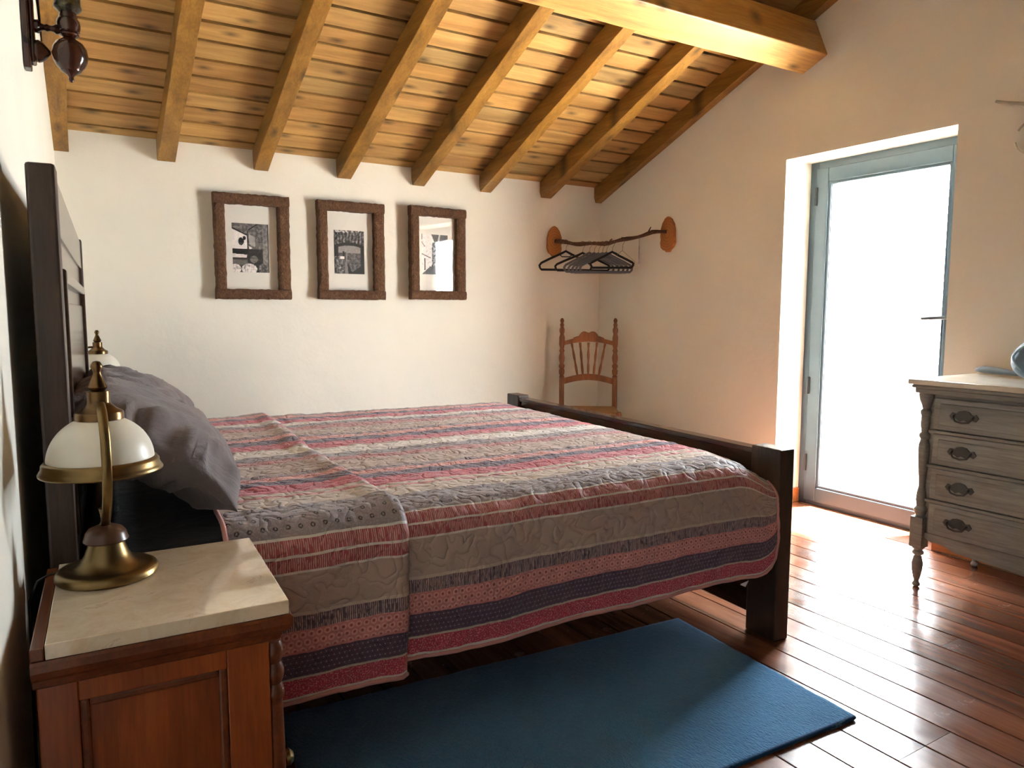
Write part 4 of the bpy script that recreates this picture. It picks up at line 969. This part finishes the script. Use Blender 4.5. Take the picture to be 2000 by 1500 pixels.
for xo in (-0.11, -0.03):
    pts = [(xo, 0.212 * math.cos(a) * (1 - 0.18 * max(0, math.sin(a))), 0.105 + 0.102 * math.sin(a)) for a in [PI * 2 * k / 36 for k in range(37)]]
    k_ = 1.0 if xo > -0.05 else 0.82
    MB().tube([(p[0], p[1] * k_, 0.105 + (p[2] - 0.105) * k_) for p in pts], 0.0045, 8).build('piping', M['bag_trim'], bgp, smooth='all')
MB().tube([(0.02, 0.06, 0.185), (0.02, 0.04, 0.26), (0.02, -0.03, 0.27), (0.02, -0.07, 0.19)], 0.009, 8).build('handle', M['bag'], bgp, smooth='all')
o = MB().tube([(3.27, 1.36, 0.895), (3.31, 1.44, 0.893), (3.36, 1.52, 0.892), (3.41, 1.60, 0.893), (3.44, 1.66, 0.893), (3.455, 1.69, 0.890), (3.46, 1.70, 0.886)], [0.010, 0.011, 0.015, 0.019, 0.020, 0.015, 0.006], 12, sq=(0.8, 1.3)).build('hairbrush', M['dark_fabric'], None, smooth='all')
tag(o, 'dark flat hairbrush lying on the chest behind the blue bag', 'hairbrush')
# ------------------------------------------------------------------ wall ornament at the right edge
wo = thing('wall_ornament', 'pale curled metal wall ornament at the right edge of the picture', 'ornament', (XR, 1.50, 1.95))
MB().tube([(-0.02, 0.222, 0.106), (-0.022, 0.17, 0.085), (-0.025, 0.10, 0.065), (-0.03, 0.0, 0.06), (-0.03, -0.10, 0.065)], [0.006, 0.010, 0.011, 0.012, 0.012], 8, sq=(0.9, 0.4)).build('arm', M['iron_pale'], wo, smooth='all')
MB().tube([(-0.03, 0.06 + 0.068 * math.cos(a), -0.075 + 0.068 * math.sin(a)) for a in [math.radians(30 + 320 * k / 24) for k in range(25)]], 0.005, 8).build('curl', M['iron_pale'], wo, smooth='all')
MB().tube([(-0.03, 0.06, -0.007), (-0.03, 0.05, 0.03), (-0.03, 0.0, 0.06)], 0.005, 8).build('stem', M['iron_pale'], wo, smooth='all')
B(-0.034, 0.0, -0.06, 0.0, -0.05, 0.10).build('wall_plate', M['iron_pale'], wo, bevel=0.004)
# ------------------------------------------------------------------ rug
rg = thing('rug', 'blue wool bedside rug on the floor before the bed', 'rug', (0, 0, 0))
c = [Vector((1.892, 1.917, 0)), Vector((1.850, 1.171, 0)), Vector((0.42, 1.240, 0)), Vector((0.45, 2.012, 0))]
nx, ny = 150, 70; vs = []; fs = []
def rp(u, v):
    p = (c[3].lerp(c[0], u)).lerp(c[2].lerp(c[1], u), v)
    e = 0.006 * noise.noise(Vector((u * 18, v * 0.5, 1))) * (1 if v in (0, 1) else 0.5)
    return Vector((p.x + 0.004 * noise.noise(Vector((v * 12, 3, u))), p.y + e, 0))
for j in range(ny + 1):
    for i in range(nx + 1):
        p = rp(i / nx, j / ny); z = 0.0125 + 0.0022 * noise.noise(Vector((p.x * 7, p.y * 7, 0))) + 0.0012 * noise.noise(Vector((p.x * 90, p.y * 45, 0)))
        vs.append((p.x, p.y, z))
n0 = len(vs)
for j in range(ny + 1):
    for i in range(nx + 1): x, y, z = vs[j * (nx + 1) + i]; vs.append((x, y, 0.0008))
for j in range(ny):
    for i in range(nx):
        a = j * (nx + 1) + i; q = (a, a + 1, a + nx + 2, a + nx + 1); fs.append(q); fs.append(tuple(n0 + e for e in reversed(q)))
bd = [i for i in range(nx + 1)] + [nx + (nx + 1) * j for j in range(1, ny + 1)] + [ny * (nx + 1) + i for i in range(nx - 1, -1, -1)] + [(nx + 1) * j for j in range(ny - 1, 0, -1)]
for k in range(len(bd)): a, b_ = bd[k], bd[(k + 1) % len(bd)]; fs.append((a, a + n0, b_ + n0, b_))
MB().add(vs, fs).build('pile', M['rug'], rg, smooth='all')
def edge(p0, p1, n, mat, r0, name):
    pts = [Vector(p0).lerp(Vector(p1), k / n) + Vector((0, 0.0, 0.0075)) for k in range(n + 1)]
    MB().tube(pts, [r0 * (1 + 0.22 * (k % 2)) for k in range(n + 1)], 7).build(name, mat, rg, smooth='all')
edge(rp(0, 1), rp(1, 1), 170, M['rug_edge'], 0.0062, 'whipped_edge'); edge(rp(0, 0), rp(1, 0), 170, M['rug_weft'], 0.0035, 'selvedge')
edge(rp(1, 0), rp(1, 1), 80, M['rug_weft'], 0.0032, 'selvedge')
